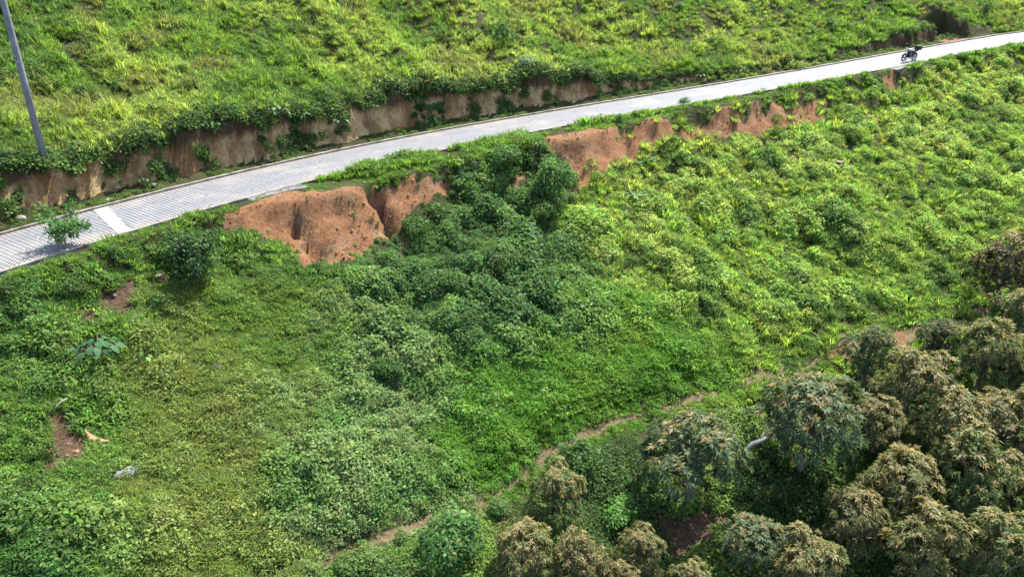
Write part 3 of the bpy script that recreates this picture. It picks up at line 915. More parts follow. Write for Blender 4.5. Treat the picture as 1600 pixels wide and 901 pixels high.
# clods on the bare soil and stones along the bank foot
def lump(name, seed, sub=2, amp=.3, sq=(1, 1, .75)):
    import bmesh
    bm = bmesh.new(); bmesh.ops.create_icosphere(bm, subdivisions=sub, radius=1)
    r = np.random.default_rng(seed); o = r.uniform(0, 50, 3)
    for v in bm.verts:
        c = np.array(v.co)
        n = float(vnoise(np.array([c[0] * 1.3 + o[0] + c[2]]), np.array([c[1] * 1.3 + o[1] - c[2]]), seed)[0] - .5) * 1.6
        v.co = Vector(c * (1 + amp * n) * np.array(sq))
    me = bpy.data.meshes.new(name); bm.to_mesh(me); bm.free()
    return me
def clods():
    x = rng.uniform(-13, 34, 60000); y = rng.uniform(14, 62, 60000)
    m = soil_mask(x, y); x, y = x[m][:700], y[m][:700]
    z, d, xr, pd = zfull(x, y, True)
    m = d < -WH - .35
    x, y, z = x[m], y[m], z[m]
    n = len(x)
    sc = .015 + .06 * rng.uniform(0, 1, n) ** 4
    mt, nt, N, L, b = new_mat('soil_clod')
    L.new(attr_(nt, 'tint', 'INSTANCER', 'Color'), b.inputs['Base Color']); b.inputs['Roughness'].default_value = .95
    scatter('soil_clods', 'loose clods lying on the bare red soil', np.stack([x, y, z], -1), rng.uniform(0, 6.28, (n, 3)), sc, rng.integers(0, 3, n), jitter((.24, .118, .06), n, .3, .05), [lump('clod', 200 + k, 1) for k in range(3)], mt)
clods()

# ------------------------------------------------------------------ orchard trees
def mango_parts(seed, flush, nw=470):
    r = np.random.default_rng(seed)
    lobes = 15
    a = np.arange(lobes) * 2.4 + r.uniform(0, .5, lobes)
    q = np.sqrt((np.arange(lobes) + .5) / lobes) * 1.35
    lc = np.stack([q * np.cos(a), q * np.sin(a), 2.55 + .75 * (1 - (q / 1.4) ** 2) + r.normal(0, .34, lobes) - .55 * (q > 1.0)], -1)
    lr = r.uniform(.40, .78, lobes)
    k = r.integers(0, lobes, nw * 2)
    d = rand_dirs(nw * 2, r, -.55)
    P = lc[k] + d * (lr[k] * (1 - .45 * r.uniform(0, 1, nw * 2) ** 2.5))[:, None]
    inside = (np.linalg.norm(P[:, None] - lc[None], axis=2) < lr[None] * .62).sum(1) > 0
    P, d = P[~inside][:nw], d[~inside][:nw]
    n = len(P)
    out = unit(d * .8 + unit(P - np.array([0, 0, 2.3])) * .7 + np.array([0, 0, .35]))
    m = 11
    ang = (np.arange(m) * 2.4)[None, :] + r.uniform(0, 6.28, (n, 1))
    ax = unit(np.cross(out, r.normal(0, 1, (n, 3)))); ay = np.cross(out, ax)
    tilt = r.uniform(.25, .95, (n, m))
    D = (ax[:, None] * np.cos(ang)[..., None] + ay[:, None] * np.sin(ang)[..., None]) * np.cos(tilt)[..., None] + out[:, None] * np.sin(tilt)[..., None]
    PP = P[:, None] + out[:, None] * r.uniform(-.07, .05, (n, m, 1)) + 0 * D
    up = unit(out[:, None] * .8 + np.array([0, 0, .6]) - D * .3 + r.normal(0, .15, (n, m, 3)))
    L_ = r.uniform(.17, .31, (n, m))
    V, F, kk = leaf_arrays(PP.reshape(-1, 3), D.reshape(-1, 3), up.reshape(-1, 3), L_.ravel(), L_.ravel() * .26, .12, .4)
    fp = np.clip(flush + .35 * (vnoise(P[:, 0] * 1.2 + seed, P[:, 1] * 1.2, 7) - .5) + .25 * (P[:, 2] - 2.7), 0, 1)
    fw = (r.uniform(0, 1, n) < fp) * r.uniform(.35, 1, n)
    crown = leaf_mesh('crown', V, F, kk, np.clip(r.uniform(0, 1, (n, m)) * .7 + .3 * r.uniform(0, 1, (n, 1)), 0, 1).ravel(), np.repeat(fw, m))
    tb = MB()
    tb.tube([(0, 0, -.3), (.03, .02, .4), (-.02, .05, 1.0), (.03, 0, 1.6)], [.17, .13, .11, .10], 9)
    for i in range(lobes):
        c = Vector(lc[i]); b = Vector((.03, 0, 1.35 + .25 * (i % 3) / 2))
        mid = b.lerp(c, .5) + Vector((r.normal(0, .08), r.normal(0, .08), -.12))
        tb.tube([b, mid, c, c + (c - mid) * .35], [.065, .045, .028, .012], 6)
    return crown, make_mesh('trunk', tb.v, tb.f)
TREE_KINDS = [mango_parts(401, .08), mango_parts(402, .10), mango_parts(403, .22), mango_parts(404, .28), mango_parts(405, .16), mango_parts(406, .02)]
for c_, t_ in TREE_KINDS:
    c_.materials.append(M_mango); t_.materials.append(M_bark)
    t_.polygons.foreach_set('use_smooth', [True] * len(t_.polygons))
GREY, OLIVE, TAN, SHADED = (.070, .108, .046, 1), (.080, .118, .034, 1), (.105, .122, .042, 1), (.026, .052, .02, 1)  # the last one is dark because shade is put into the leaf colour
def crown_spot(px, py, rpx, hc):
    """base of a plant whose crown of rpx pixels sits hc crown radii above the ground"""
    rad = rpx * 30 / FPX
    for _ in range(4):
        p = gat([px], [py], hc * rad)[0]
        rad = rpx * (p[1] * CP - p[2] * SP) / FPX
    return float(p[0]), float(p[1]), float(ground(p[0], p[1])[0]), rad
def tree(px, py, rpx, kind, colr, label, group=None):
    x, y, z, rad = crown_spot(px, py, rpx, 1.35)
    s_ = rad / 1.95
    t = empty('orchard_tree', (x, y, z - .02), random.uniform(0, 6.28), s_)
    t.scale = (s_ * random.uniform(.88, 1.14), s_ * random.uniform(.88, 1.14), s_ * random.uniform(.85, 1.12))
    c = link_mesh('crown', TREE_KINDS[kind][0], None, t); c.color = colr
    link_mesh('trunk', TREE_KINDS[kind][1], None, t)
    return tag(t, label, 'tree', group)
g1 = 'orchard trees on the valley floor'
NAMED = {0: 'tan flushed orchard tree touching the compact dark green tree', 1: 'pale tan crowned tree beside the small very dark green tree',
         5: 'olive orchard tree with a bleached dead limb against its crown', 10: 'small olive tree squeezed between broad grey green tree and tan crowns',
         13: 'olive tree growing just below the lone dark brownish tree', 12: 'low olive tree in front of the shaded hollow under the broad grey green tree'}
for px, py, rp, kind, cl, lab in (
    (1085, 695, 92, 0, GREY, 'tall grey green orchard tree with bare trunk over shaded brown ground'),
    (1265, 655, 82, 1, GREY, 'broad grey green orchard tree beside the pale fallen limb'),
    (868, 775, 60, 2, OLIVE, 'small olive orchard tree with rusty shoots next to a bright grass patch'),
    (1358, 552, 45, 5, GREY, 'compact dark green tree between the two bare earth spots on the footpath'),
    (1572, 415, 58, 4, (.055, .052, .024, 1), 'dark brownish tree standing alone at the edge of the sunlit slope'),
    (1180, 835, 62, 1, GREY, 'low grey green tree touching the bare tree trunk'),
    (1470, 520, 40, 5, SHADED, 'small very dark green tree, shade put into its leaf colour, at the orchard edge')):
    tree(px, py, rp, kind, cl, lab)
for i, (px, py, rp) in enumerate(((1432, 585, 72), (1545, 545, 68), (1490, 655, 74), (1572, 660, 66), (1415, 735, 76), (1520, 745, 74), (1590, 760, 60), (1340, 800, 66),
    (1445, 850, 78), (1560, 850, 76), (1375, 655, 52), (1590, 560, 50), (1260, 880, 62), (1600, 480, 52), (1668, 620, 66), (1690, 720, 70), (1670, 830, 70), (1730, 560, 60), (1770, 660, 66), (1660, 400, 50))):
    tree(px, py, rp, (2, 3, 4)[i % 3], (TAN, OLIVE, TAN, (.085, .10, .036, 1))[i % 4], NAMED.get(i, 'olive orchard tree flushed with tan young leaves'), None if i in NAMED else g1)
for i, (px, py, rp) in enumerate(((815, 855, 62), (905, 885, 62), (1000, 855, 46), (965, 905, 50), (1080, 905, 44))):
    tree(px, py, rp, (3, 4, 2)[i % 3], (TAN, (.085, .088, .032, 1))[i % 2], 'small tan leaved orchard tree among brown ground and undergrowth', 'small tan trees below the footpath')

# ------------------------------------------------------------------ shrubs one can tell apart
def shrub_mesh(name, seed, n, ll, H=.95, wide=.5, lobes=8, dry=.03, zmin=-.35, wl=False):
    r = np.random.default_rng(seed)
    lc = np.stack([r.uniform(-.5, .5, lobes), r.uniform(-.5, .5, lobes), r.uniform(.3, .95, lobes) * H], -1)
    lr = r.uniform(.34, .56, lobes)
    if wl:
        lc[:, :2] *= 1.45; lr = r.uniform(.18, .5, lobes)
    k = r.integers(0, lobes, n); d = rand_dirs(n, r, zmin)
    P = lc[k] + d * (lr[k] * (.5 + .5 * r.uniform(0, 1, n) ** .5))[:, None]
    P[:, 2] = np.abs(P[:, 2])
    nrm = unit(d * .7 + np.array([0, 0, .5]) + r.normal(0, .45, (n, 3)))
    D = unit(unit(np.cross(nrm, r.normal(0, 1, (n, 3)))) + d * .5)
    L_ = ll * r.uniform(.65, 1.3, n)
    V, F, kk = leaf_arrays(P, D, nrm, L_, L_ * wide, .15, .2)
    me = leaf_mesh(name, V, F, kk, r.uniform(0, 1, n), (r.uniform(0, 1, n) < dry) * 1.0)
    me.materials.append(M_obj)
    return me
SH = [shrub_mesh('shrub_%d' % k, 500 + k, 520, .19) for k in range(4)]
SB = [shrub_mesh('bush_%d' % k, 520 + k, 2300, .13, 1.15, .55, 20, wl=True) for k in range(2)]
stem_mb = MB()
for k in range(5):
    a = k * 1.256
    stem_mb.tube([(0.04 * math.cos(a), .04 * math.sin(a), -.15), (.15 * math.cos(a), .15 * math.sin(a), .45), (.32 * math.cos(a + .3), .32 * math.sin(a + .3), .95)], [.035, .025, .012], 5)
stem_me = make_mesh('stem', stem_mb.v, stem_mb.f); stem_me.materials.append(M_bark)
def shrub(px, py, rpx, colr, label, group=None, name='shrub', sz=1.0):
    x, y, z, rad = crown_spot(px, py, rpx, .7 * sz)
    if rpx < 26:
        o = bpy.data.objects.new(name, random.choice(SH)); col.objects.link(o)
        o.color = colr
    else:
        o = empty(name)
        f = link_mesh('foliage', random.choice(SB), None, o); f.color = colr
        link_mesh('stem', stem_me, None, o)
    o.location = (x, y, z - .03); o.rotation_euler = (0, 0, random.uniform(0, 6.28))
    k = rad * .98
    o.scale = (k, k, k * sz)
    return tag(o, label, 'shrub' if name == 'shrub' else 'bush', group)
def tone(c, v=.2):
    f = random.uniform(1 - v, 1 + v); return (c[0] * f * random.uniform(.85, 1.15), c[1] * f, c[2] * f, 1)
DG = (.055, .12, .028); MG = (.085, .17, .03); YG = (.13, .21, .035); BG = (.07, .145, .06)
for px, py, rp in ((985, 408, 19), (1060, 385, 17), (1012, 400, 13), (1115, 373, 14), (1125, 327, 11), (1067, 242, 17), (1465, 408, 18), (1285, 370, 15), (1340, 396, 14), (1392, 402, 16),
    (1180, 366, 12), (1240, 402, 13), (1272, 426, 10), (1203, 462, 12), (1230, 490, 15), (1360, 460, 19), (1250, 330, 12), (1130, 502, 14), (1500, 300, 14), (1590, 262, 15), (1362, 146, 18),
    (1388, 152, 12), (1412, 141, 12), (1255, 200, 14), (1212, 203, 12), (1325, 332, 11), (1402, 332, 12), (1040, 330, 13), (1150, 290, 11), (1210, 300, 11), (1300, 220, 12), (1395, 215, 12), (1450, 180, 13),
    (1520, 210, 12), (1560, 130, 12), (1480, 340, 11), (1160, 430, 13), (1080, 445, 13), (945, 350, 13), (925, 400, 14), (1300, 490, 13), (1420, 460, 12), (1090, 500, 15), (1550, 330, 12), (1270, 270, 11), (1340, 180, 13), (1510, 150, 12), (1470, 240, 11)):
    shrub(px, py, rp, tone(random.choice((DG, MG, MG, YG))), 'small rounded shrub with shaded front on the sunlit yellow green slope', 'shrubs on the sunlit slope')
for px, py, rp in ((660, 114, 14), (575, 63, 9), (100, 82, 13), (95, 37, 13), (282, 106, 13), (440, 122, 12), (540, 150, 11), (206, 22, 10), (270, 46, 10), (430, 76, 11), (500, 82, 10), (410, 55, 9),
    (1002, 12, 10), (1060, 9, 9), (1112, 62, 10), (1165, 49, 10), (1300, 32, 12), (1232, 22, 10), (1422, 46, 11), (1345, 56, 10), (1485, 6, 10), (330, 40, 9), (180, 130, 12), (240, 165, 12), (130, 190, 12),
    (350, 150, 12), (610, 25, 9), (880, 30, 8), (940, 60, 9), (1200, 80, 9), (1260, 60, 9), (1380, 20, 8), (760, 110, 10), (690, 80, 9), (480, 30, 9), (60, 130, 12), (1180, 15, 8), (1040, 75, 9)):
    shrub(px, py, rp, tone(random.choice((DG, MG, BG))), 'small dark green shrub dotting the grassy hill above the road', 'shrubs on the hill above the road')
for px, py, rp in ((655, 356, 27), (842, 436, 27), (705, 440, 26), (612, 578, 30), (780, 410, 26), (730, 500, 26), (690, 330, 24), (850, 330, 26), (560, 520, 22)):
    shrub(px, py, rp, tone(DG), 'rounded dark green bush rising from the thicket under the red soil', 'bushes in the thicket', 'bush')
for px, py, rp in ((160, 775, 20), (120, 835, 30), (60, 700, 26), (110, 450, 27), (182, 392, 22), (342, 605, 14), (60, 600, 24), (250, 470, 24), (30, 760, 26), (210, 520, 18), (220, 820, 24)):
    shrub(px, py, rp, tone(random.choice((DG, MG)), .15), 'dark leafy shrub in the scrub below the roadside sapling', 'shrubs in the dark scrub', 'bush' if rp >= 26 else 'shrub')
for px, py, rp, c, lab, sz, nm in (
    (292, 398, 52, (.038, .085, .028), 'tall dark bush standing by itself on the slope under the road', 1.25, 'bush'),
    (785, 50, 22, (.05, .115, .03), 'largest dark bush on the bright hill above the road', 1.3, 'shrub'),
    (725, 38, 10, (.09, .065, .04), 'small withered brown shrub on the hill near the largest bush', 1.0, 'shrub'),
    (820, 97, 20, (.14, .22, .13), 'pale blue green shrub on the hill just above the bank', .9, 'shrub'),
    (1541, 14, 9, (.035, .07, .03), 'slim upright dark conifer like shrub above the notch in the bank', 2.2, 'shrub'),
    (1067, 158, 12, (.06, .14, .05), 'round green shrub growing against the lower road edge', 1.0, 'shrub'),
    (967, 182, 12, (.075, .16, .055), 'leafy green shrub beside the grey drain apron', 1.2, 'shrub'),
    (862, 282, 38, (.065, .14, .045), 'tall feathery green bush at the near end of the longer red soil slide', 1.4, 'bush'),
    (785, 242, 34, (.06, .135, .035), 'wide bush on the verge between the two red soil slides', .8, 'bush'),
    (838, 226, 24, (.06, .13, .035), 'shrub on the verge above the tall feathery bush', .9, 'shrub'),
    (700, 842, 58, (.05, .12, .03), 'big dark green bush just below the footpath', .95, 'bush'),
    (780, 786, 25, (.075, .15, .04), 'neat round bush hugging the lower edge of the footpath', .9, 'shrub'),
    (912, 712, 40, (.06, .125, .03), 'dense green bush between footpath and tall grey green tree', 1.0, 'bush'),
    (560, 880, 40, (.085, .15, .035), 'spreading light green bush under the footpath next to its stones', .7, 'bush'),
    (960, 790, 40, (.075, .185, .03), 'vivid green patch of soft bush between two orchard trees', .6, 'bush'),
    (1222, 622, 30, (.085, .15, .035), 'mid green bush between footpath and broad grey green tree', .9, 'bush')):
    shrub(px, py, rp, (*c, 1), lab, None, nm, sz)

# ------------------------------------------------------------------ broad leaved plants, every leaf its own piece
def broad_leaf(L_, W_):
    v = []; f = []
    n = 6
    for i in range(n + 1):
        t = i / n
        w = W_ * (math.sin(math.pi * min(t * .9 + .06, 1)) ** .7) * (1 - .25 * t)
        zz = -.35 * L_ * t * t
        v += [(L_ * t, -w, zz + .12 * w), (L_ * t, 0, zz), (L_ * t, w, zz + .12 * w)]
        if i:
            b = (i - 1) * 3
            f += [(b, b + 1, b + 4, b + 3), (b + 1, b + 2, b + 5, b + 4)]
    me = make_mesh('leaf', v, f)
    attr(me, 'lv', 'FLOAT', [.5] * len(v)); attr(me, 'fl', 'FLOAT', [0] * len(v))
    me.materials.append(M_bigleaf); me.polygons.foreach_set('use_smooth', [True] * len(me.polygons))
    return me
LEAF_R, LEAF_L = broad_leaf(.27, .11), broad_leaf(.9, .11)
def broad_plant(px, py, rpx, colr, label, group=None, long=False, n=16):
    p = gat([px], [py], .25)[0]
    dep = p[1] * CP - p[2] * SP
    rad = rpx * dep / FPX
    t = empty('broad_leaved_plant', (p[0], p[1], float(ground(p[0], p[1])[0])), random.uniform(0, 6), rad / (.85 if not long else 1.0))
    mb = MB()
    tips = []
    for k in range(n):
        a = k * 2.4 + random.uniform(-.3, .3); q = .62 * math.sqrt((k + .3) / n) if not long else .06
        h = (.75 - .4 * q + random.uniform(-.1, .15)) if not long else .35
        e = Vector((q * math.cos(a), q * math.sin(a), h))
        mb.tube([(0, 0, -.05), (e.x * .4, e.y * .4, h * .6), e], [.02, .014, .01], 5)
        l = link_mesh('leaf', LEAF_L if long else LEAF_R, None, t)
        l.location = e; s_ = random.uniform(.75, 1.25)
        l.rotation_euler = (random.uniform(-.3, .3), random.uniform(-.1, .45) if not long else random.uniform(-.75, -.15), a); l.scale = (s_, s_, s_)
        f = random.uniform(.75, 1.25); l.color = (colr[0] * f, colr[1] * f, colr[2] * f, 1)
    mb.build('stalk', M_bark, t)
    tag(t, label, 'plant', group)
PL = (.10, .19, .085); PM = (.08, .19, .06)
broad_plant(152, 552, 42, (.045, .11, .045), 'dark broad leaved plant below the small red earth scar', n=34)
broad_plant(222, 556, 24, (.10, .22, .04), 'fresh green leafy plant touching the dark broad leaved plant', n=12)
for px, py, r_ in ((432, 184, 24), (476, 180, 14), (530, 186, 22), (335, 205, 18)):
    broad_plant(px, py, r_, PL if r_ != 18 else PM, 'pale broad leaved plant on the rim of the cut bank', 'broad leaved plants on the bank rim', n=12)
broad_plant(992, 306, 22, (.13, .22, .10), 'shiny long leaved plant below the foot of the longer red soil slide', None, True, 11)
broad_plant(1008, 250, 18, (.06, .16, .05), 'dark long leaved plant by the lower end of the red soil', None, True, 12)
broad_plant(222, 278, 15, (.05, .13, .035), 'broad leaved plant growing at the foot of the tan bank', None, False, 10)
broad_plant(1160, 112, 14, PL, 'pale broad leaved plant where the bank ends beside the road', None, False, 9)
broad_plant(1095, 120, 13, PM, 'green broad leaved plant tucked against the low bank', None, False, 9)
broad_plant(710, 815, 32, (.10, .23, .05), 'light green broad leaved plant on top of the big dark bush', None, False, 14)

# ------------------------------------------------------------------ the sapling at the kerb
def sapling():
    p = gat([108], [392])[0]
    x, y = float(p[0]), float(p[1]); z = float(ground(x, y)[0])
    dep = y * CP - z * SP
    h = 76 * dep / FPX
    t = empty('sapling', (x, y, z), .4)
    r = np.random.default_rng(77)
    tb = MB(); ends = []
    for k, (bx, top) in enumerate((((-.05), .95), (.12, .9))):
        tb.tube([(bx, 0, -.1), (bx * 1.3, .02, .4 * h), (bx * 2 - .05, 0, .75 * h), (bx * 2.5, .02, top * h)], [.03, .024, .016, .008], 6)
    for k in range(16):
        a = k * 2.4; b = Vector((.02, 0, (.28 + .5 * r.uniform()) * h))
        e = Vector((math.cos(a) * .50 * h * r.uniform(.4, 1), math.sin(a) * .45 * h * r.uniform(.5, 1), (.35 + .6 * r.uniform()) * h))
        tb.tube([b, b.lerp(e, .5) + Vector((0, 0, .05)), e], [.014, .009, .005], 5); ends.append((b, e))
    tb.build('trunk', M_bark, t)
    P = []
    for b, e in ends:
        for j in range(95):
            P.append(np.array(b.lerp(e, r.uniform(.45, 1.08))) + r.normal(0, .10, 3) * h * .5)
    P = np.array(P); n = len(P)
    nrm = unit(np.array([0, 0, 1.]) + r.normal(0, .6, (n, 3))); D = unit(np.cross(nrm, r.normal(0, 1, (n, 3))) + np.array([0, 0, -.25]))
    L_ = r.uniform(.09, .16, n)
    V, F, kk = leaf_arrays(P, D, nrm, L_, L_ * .5, .12, .2)
    me = leaf_mesh('crown', V, F, kk, r.uniform(0, 1, n)); me.materials.append(M_obj)
    c = link_mesh('crown', me, None, t); c.color = (.075, .16, .045, 1)
    tag(t, 'thin leafy sapling with forked trunk at the lower kerb of the road', 'sapling')
sapling()

# ------------------------------------------------------------------ pole, stones, stumps, litter
def pole():
    p = gat([70], [252])[0]
    x, y = float(p[0]), float(p[1]); z = float(ground(x, y)[0])
    m = simple_mat('pole_concrete', (.20, .21, .235), .8, 0, .35, 2.5, .2)
    steel = simple_mat('steel_band', (.35, .36, .38), .45, .8, .2, 5)
    t = empty('utility_pole', (x, y, z - .3))
    b = MB(); b.tube([(0, 0, 0), (0, 0, 3.5), (0, 0, 7), (0, 0, 10.8)], [.135, .12, .105, .085], 18)
    b.build('shaft', m, t, True)
    b = MB(); b.tube([(0, 0, 10.8), (0, 0, 10.86)], [.10, .07], 18); b.build('cap', m, t)
    for h in (4.1, 9.2, 10.1):
        b = MB(); r_ = .135 - .0046 * h + .006
        b.tube([(0, 0, h), (0, 0, h + .06)], [r_, r_], 18); b.build('steel_band', steel, t)
    b = MB(); b.box((0, 0, 10.0), (1.6, .09, .10)); b.build('crossarm', m, t)
    tag(t, 'tall grey concrete utility pole rising from the hill above the bank', 'utility pole')
pole()

M_rock = simple_mat('grey_stone', (.17, .17, .18), .9, 0, .45, 5, .5)
M_pale = simple_mat('pale_stone', (.24, .225, .20), .85, 0, .3, 6, .3)
M_wood = simple_mat('split_wood', (.34, .20, .10), .8, 0, .35, 8, .4, (.24, .11, .05))
M_dark = simple_mat('rotten_wood', (.07, .05, .035), .95, 0, .5, 8, .6)
M_litter = simple_mat('plastic_litter', (.45, .45, .46), .4, 0, .1, 5)
def stone(px, py, rpx, mat, label, sq=(1, .7, .55), name='stone', cat='stone', seed=0, group=None):
    p = gat([px], [py])[0]
    rad = rpx * (p[1] * CP - p[2] * SP) / FPX
    me = lump(name, 700 + seed + px, 2, .75, sq); me.materials.append(mat)
    o = bpy.data.objects.new(name, me); col.objects.link(o)
    o.location = (p[0], p[1], float(ground(p[0], p[1])[0]) + rad * .3); o.rotation_euler = (.1, .15, random.uniform(0, 6)); o.scale = (rad,) * 3
    return tag(o, label, cat, group)
stone(200, 744, 17, M_rock, 'angular grey boulder lying in the grass below the split log', (1, .6, .75))
stone(342, 579, 13, M_rock, 'flat grey rock half hidden in olive grass', (1, .5, .5))
stone(178, 462, 4, M_pale, 'small white stone on the red earth scar under the road', (1, .8, .8))
stone(170, 315, 6, M_pale, 'pale rubble stone resting on the upper kerb beside the light strip', (1, .8, .6))
stone(740, 258, 7, M_pale, 'pale rounded stone next to the short white post', (1, .8, .8))
stone(573, 512, 5, M_litter, 'scrap of white plastic litter in the vines below the soil', (1, .5, .9), 'litter', 'litter')
stone(422, 873, 6, M_pale, 'white stone at the lower end of the footpath', (1, .7, .6))
for px, py, r_ in ((278, 274, 4), (182, 292, 4), (120, 336, 4), (60, 338, 5), (34, 342, 5), (420, 251, 4), (340, 262, 3), (240, 290, 4)):
    stone(px, py, r_, M_pale if px % 4 else M_rock, 'small loose stone at the foot of the cut bank', (1, .8, .7), group='stones at the foot of the bank')
def marker():
    p = gat([718], [266])[0]
    z = float(ground(p[0], p[1])[0]); h = 17 * (p[1] * CP - p[2] * SP) / FPX
    t = empty('marker_post', (p[0], p[1], z), .5)
    b = MB(); b.box((0, 0, h * .42), (.15, .15, h * 1.1)); b.build('shaft', M_pale, t)
    b = MB(); b.tube([(0, 0, h * .97 ), (0, 0, h * 1.05)], [.09, .03], 4); b.build('cap', M_pale, t)
    tag(t, 'short white concrete marker post on the grassy verge', 'post')
marker()
def split_log():
    p = gat([150], [694])[0]
    z = float(ground(p[0], p[1])[0]); k = 24 * (p[1] * CP - p[2] * SP) / FPX
    t = empty('split_log', (p[0], p[1], z + .1 * k), -.2, k)
    b = MB()
    b.tube([(-.55, 0, .95), (-.38, .02, .55), (-.05, 0, .22), (.45, 0, .18), (1.05, .05, .32)], [.05, .17, .30, .24, .03], 7, .6)
    b.tube([(.1, -.05, .2), (.5, -.12, .12), (.95, -.2, .05)], [.22, .16, .04], 6, .6)
    b.build('split_face', M_wood, t)
    b = MB(); b.tube([(-1.5, -.5, -.05), (-.9, -.35, .05), (-.3, -.2, .05), (.2, -.15, .0)], [.09, .15, .2, .16], 8)
    b.build('bark', M_dark, t, True)
    tag(t, 'splintered orange brown log beside bare earth in the dark scrub', 'log')
split_log()
def stump(px, py, rpx, label, mat=M_dark):
    p = gat([px], [py])[0]
    k = rpx * (p[1] * CP - p[2] * SP) / FPX
    t = empty('tree_stump', (p[0], p[1], float(ground(p[0], p[1])[0]) - .05), random.uniform(0, 6), k)
    b = MB(); b.tube([(0, 0, -.2), (0, 0, .15), (.05, 0, .7), (.1, 0, 1.1)], [1.0, .8, .62, .56], 9)
    for i in range(5):
        a = i * 1.25; b.tube([(.5 * math.cos(a), .5 * math.sin(a), .3), (1.2 * math.cos(a), 1.2 * math.sin(a), 0)], [.25, .08], 6)
    b.build('trunk', mat, t, True)
    b = MB(); b.tube([(.1, 0, 1.1), (.1, 0, 1.14)], [.55, .5], 9); b.build('cut_face', M_bark, t)
    tag(t, label, 'stump')
stump(1312, 264, 11, 'dark brown tree stump on the sunlit slope below the road')
stump(62, 6, 5, 'dark stump high on the hill behind the utility pole')
stump(252, 440, 12, 'dark stump at the base of the tall lone bush')  # plain dark stump at the foot of the bush
def branch(px, py, lpx, ang, label, mat, h=.15, thick=.05):
    p = gat([px], [py], h)[0]
    L_ = lpx * (p[1] * CP - p[2] * SP) / FPX
    t = empty('fallen_branch', (p[0], p[1], float(ground(p[0], p[1])[0]) + h), ang)
    b = MB(); b.tube([(-.5 * L_, 0, -.35 * L_), (-.1 * L_, .03, -.02), (.15 * L_, 0, .06), (.5 * L_, .05, .12 * L_)], [thick, thick * .95, thick * .85, thick * .6], 8)
    b.build('limb', mat, t, True)
    b = MB(); b.tube([(.1 * L_, 0, .05), (.3 * L_, .12 * L_, .2 * L_)], [thick * .5, thick * .2], 6); b.build('twig', mat, t, True)
    tag(t, label, 'branch')
branch(1182, 692, 60, .35, 'pale grey broken limb leaning between two grey green trees', simple_mat('grey_limb', (.13, .125, .125), .8, 0, .3, 6, .4), 2.0, .09)
branch(92, 632, 30, 1.0, 'thin bleached dry branch above the bare earth', M_twig, .3, .025)
branch(1555, 745, 26, 1.3, 'bleached upright dead limb among the tan trees', M_twig, 2.1, .05)

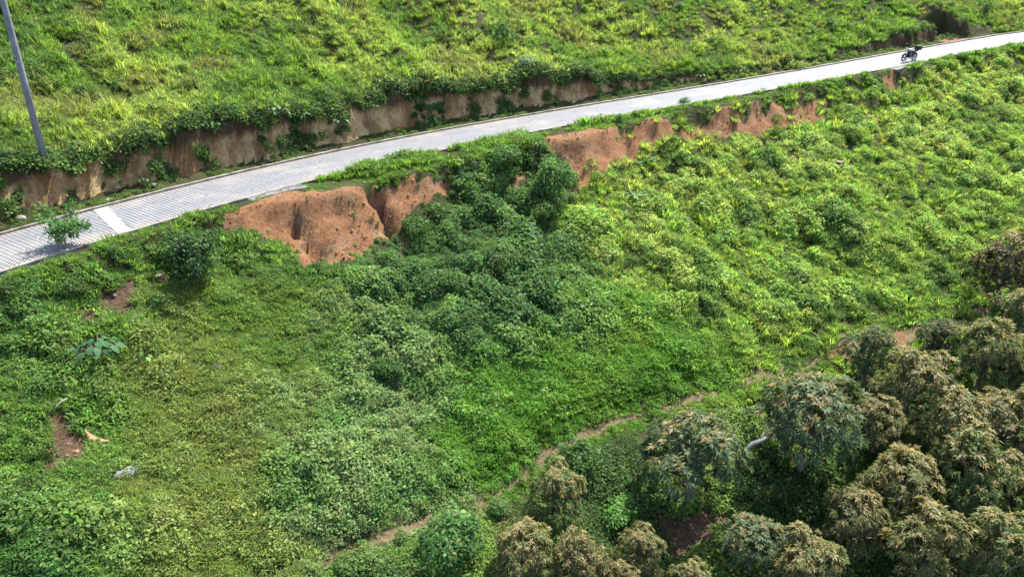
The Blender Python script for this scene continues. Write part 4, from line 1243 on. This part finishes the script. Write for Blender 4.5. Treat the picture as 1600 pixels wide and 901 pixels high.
# ------------------------------------------------------------------ the motorcycle
def motorcycle():
    p = gat([1418], [101])[0]
    d, xr, zr = road_coords(p[:1], p[1:2])
    s0 = float(np.interp(xr[0], PX, PS))
    q = road_pt(np.array([s0]), np.array([-WH + .75]))[0]
    t = empty('motorcycle', tuple(q), 0, .9)
    tang = math.atan2(float(np.interp(s0, PS, TY)), float(np.interp(s0, PS, TX)))
    t.rotation_euler = (R(-5), R(0), tang + math.pi + R(4))
    blk = simple_mat('black_rubber', (.012, .012, .013), .75, 0, .3, 20)
    dark = simple_mat('black_paint', (.015, .015, .018), .35, 0, .3, 9)
    sil = simple_mat('silver_paint', (.30, .31, .33), .4, .2, .1, 9)
    chrome = simple_mat('chrome', (.22, .22, .23), .4, .8, .1, 9)
    red = simple_mat('red_lens', (.4, .02, .02), .3, 0, .1, 9)
    glass = simple_mat('lamp_glass', (.75, .75, .7), .15, 0, .1, 9)
    for x in (.66, -.64):
        w = MB(); w.tube([(x, -.05, .30), (x, .05, .30)], [.06, .06], 12)
        w = w.build('wheel', chrome, t)
        b = MB(); b.torus((x, 0, .30), (0, 1, 0), .25, .05, 26, 9); b.build('tyre', blk, w, True)
        b = MB(); b.torus((x, 0, .30), (0, 1, 0), .205, .014, 26, 6)
        for k in range(8):
            a = k * math.pi / 4; b.tube([(x, .02, .30), (x + .2 * math.cos(a), 0, .30 + .2 * math.sin(a))], .008, 4)
        b.build('rim', chrome, w)
        b = MB()
        b.tube([(x + .33 * math.cos(a), 0, .30 + .33 * math.sin(a)) for a in np.linspace(.5, 2.6, 9)], .055, 6, .35); b.build('mudguard', dark, t)
    b = MB()
    for sy in (-.09, .09): b.tube([(.66, sy, .30), (.42, sy, .92)], [.025, .028], 8)
    b.build('fork', chrome, t)
    b = MB(); b.tube([(.26, -.36, 1.02), (.36, -.2, 1.03), (.40, 0, .96), (.36, .2, 1.03), (.26, .36, 1.02)], .016, 8)
    hb = b.build('handlebar', dark, t)
    for sy in (-1, 1):
        b = MB(); b.tube([(.27, sy * .36, 1.02), (.22, sy * .44, 1.01)], .022, 8); b.build('grip', blk, hb)
        b = MB(); b.tube([(.33, sy * .25, 1.03), (.33, sy * .30, 1.22)], .008, 6)
        b.tube([(.325, sy * .30, 1.24), (.345, sy * .30, 1.24)], [.07, .06], 12); b.build('mirror', dark, t)
    b = MB(); b.tube([(.46, 0, .88), (.54, 0, .87), (.60, 0, .86)], [.08, .10, .085], 14); hl = b.build('headlight', dark, t)
    b = MB(); b.tube([(.60, 0, .86), (.615, 0, .857)], [.084, .06], 14); b.build('lens', glass, hl)
    b = MB(); b.tube([(.34, 0, .78), (.22, 0, .84), (.02, 0, .83), (-.12, 0, .76)], [.09, .16, .15, .08], 12, .85); b.build('fuel_tank', sil, t, True)
    b = MB(); b.tube([(-.08, 0, .78), (-.25, 0, .77), (-.5, 0, .80), (-.72, 0, .84)], [.09, .13, .125, .09], 10, .45); b.build('seat', dark, t, True)
    b = MB(); b.tube([(-.1, 0, .66), (-.4, 0, .68), (-.78, 0, .76)], [.12, .12, .05], 8, .7); b.build('side_panel', dark, t, True)
    b = MB(); b.box((-.82, 0, .98), (.36, .40, .28)); b.box((-.82, 0, 1.13), (.34, .38, .03)); tbx = b.build('top_box', dark, t)
    b = MB(); b.box((-1.003, 0, .93), (.006, .2, .05)); b.build('reflector', red, tbx)
    b = MB(); b.box((.10, 0, .42), (.34, .26, .26)); b.tube([(.14, 0, .5), (.26, 0, .72)], [.10, .09], 10)
    for k in range(5): b.box((.17 + .018 * k, 0, .56 + .035 * k), (.24, .24, .012), Matrix.Rotation(-.5, 3, 'Y'))
    b.build('engine', dark, t)
    b = MB(); b.tube([(.42, 0, .88), (.18, 0, .74), (-.15, 0, .66), (-.6, 0, .70)], .028, 8); b.tube([(.42, 0, .85), (.30, 0, .40), (-.10, 0, .30), (-.22, 0, .60)], .025, 8); b.build('frame', dark, t)
    b = MB()
    for sy in (-.1, .1): b.tube([(-.15, sy, .33), (-.64, sy, .30)], .022, 8); b.tube([(-.5, sy, .34), (-.42, sy, .66)], .03, 8)
    b.build('swingarm', dark, t)
    b = MB(); b.tube([(.26, .12, .42), (.2, .15, .24), (-.15, .15, .24), (-.75, .17, .40)], [.022, .025, .04, .05], 10); b.build('exhaust', chrome, t)
    b = MB(); b.tube([(0, -.1, .28), (-.08, -.28, -.02)], .014, 6); b.build('side_stand', dark, t)
    b = MB(); b.box((-.80, 0, .76), (.06, .16, .08)); b.build('tail_light', red, t)
    tag(t, 'parked black motorcycle with silver tank and rear box at the road edge', 'motorcycle')
motorcycle()
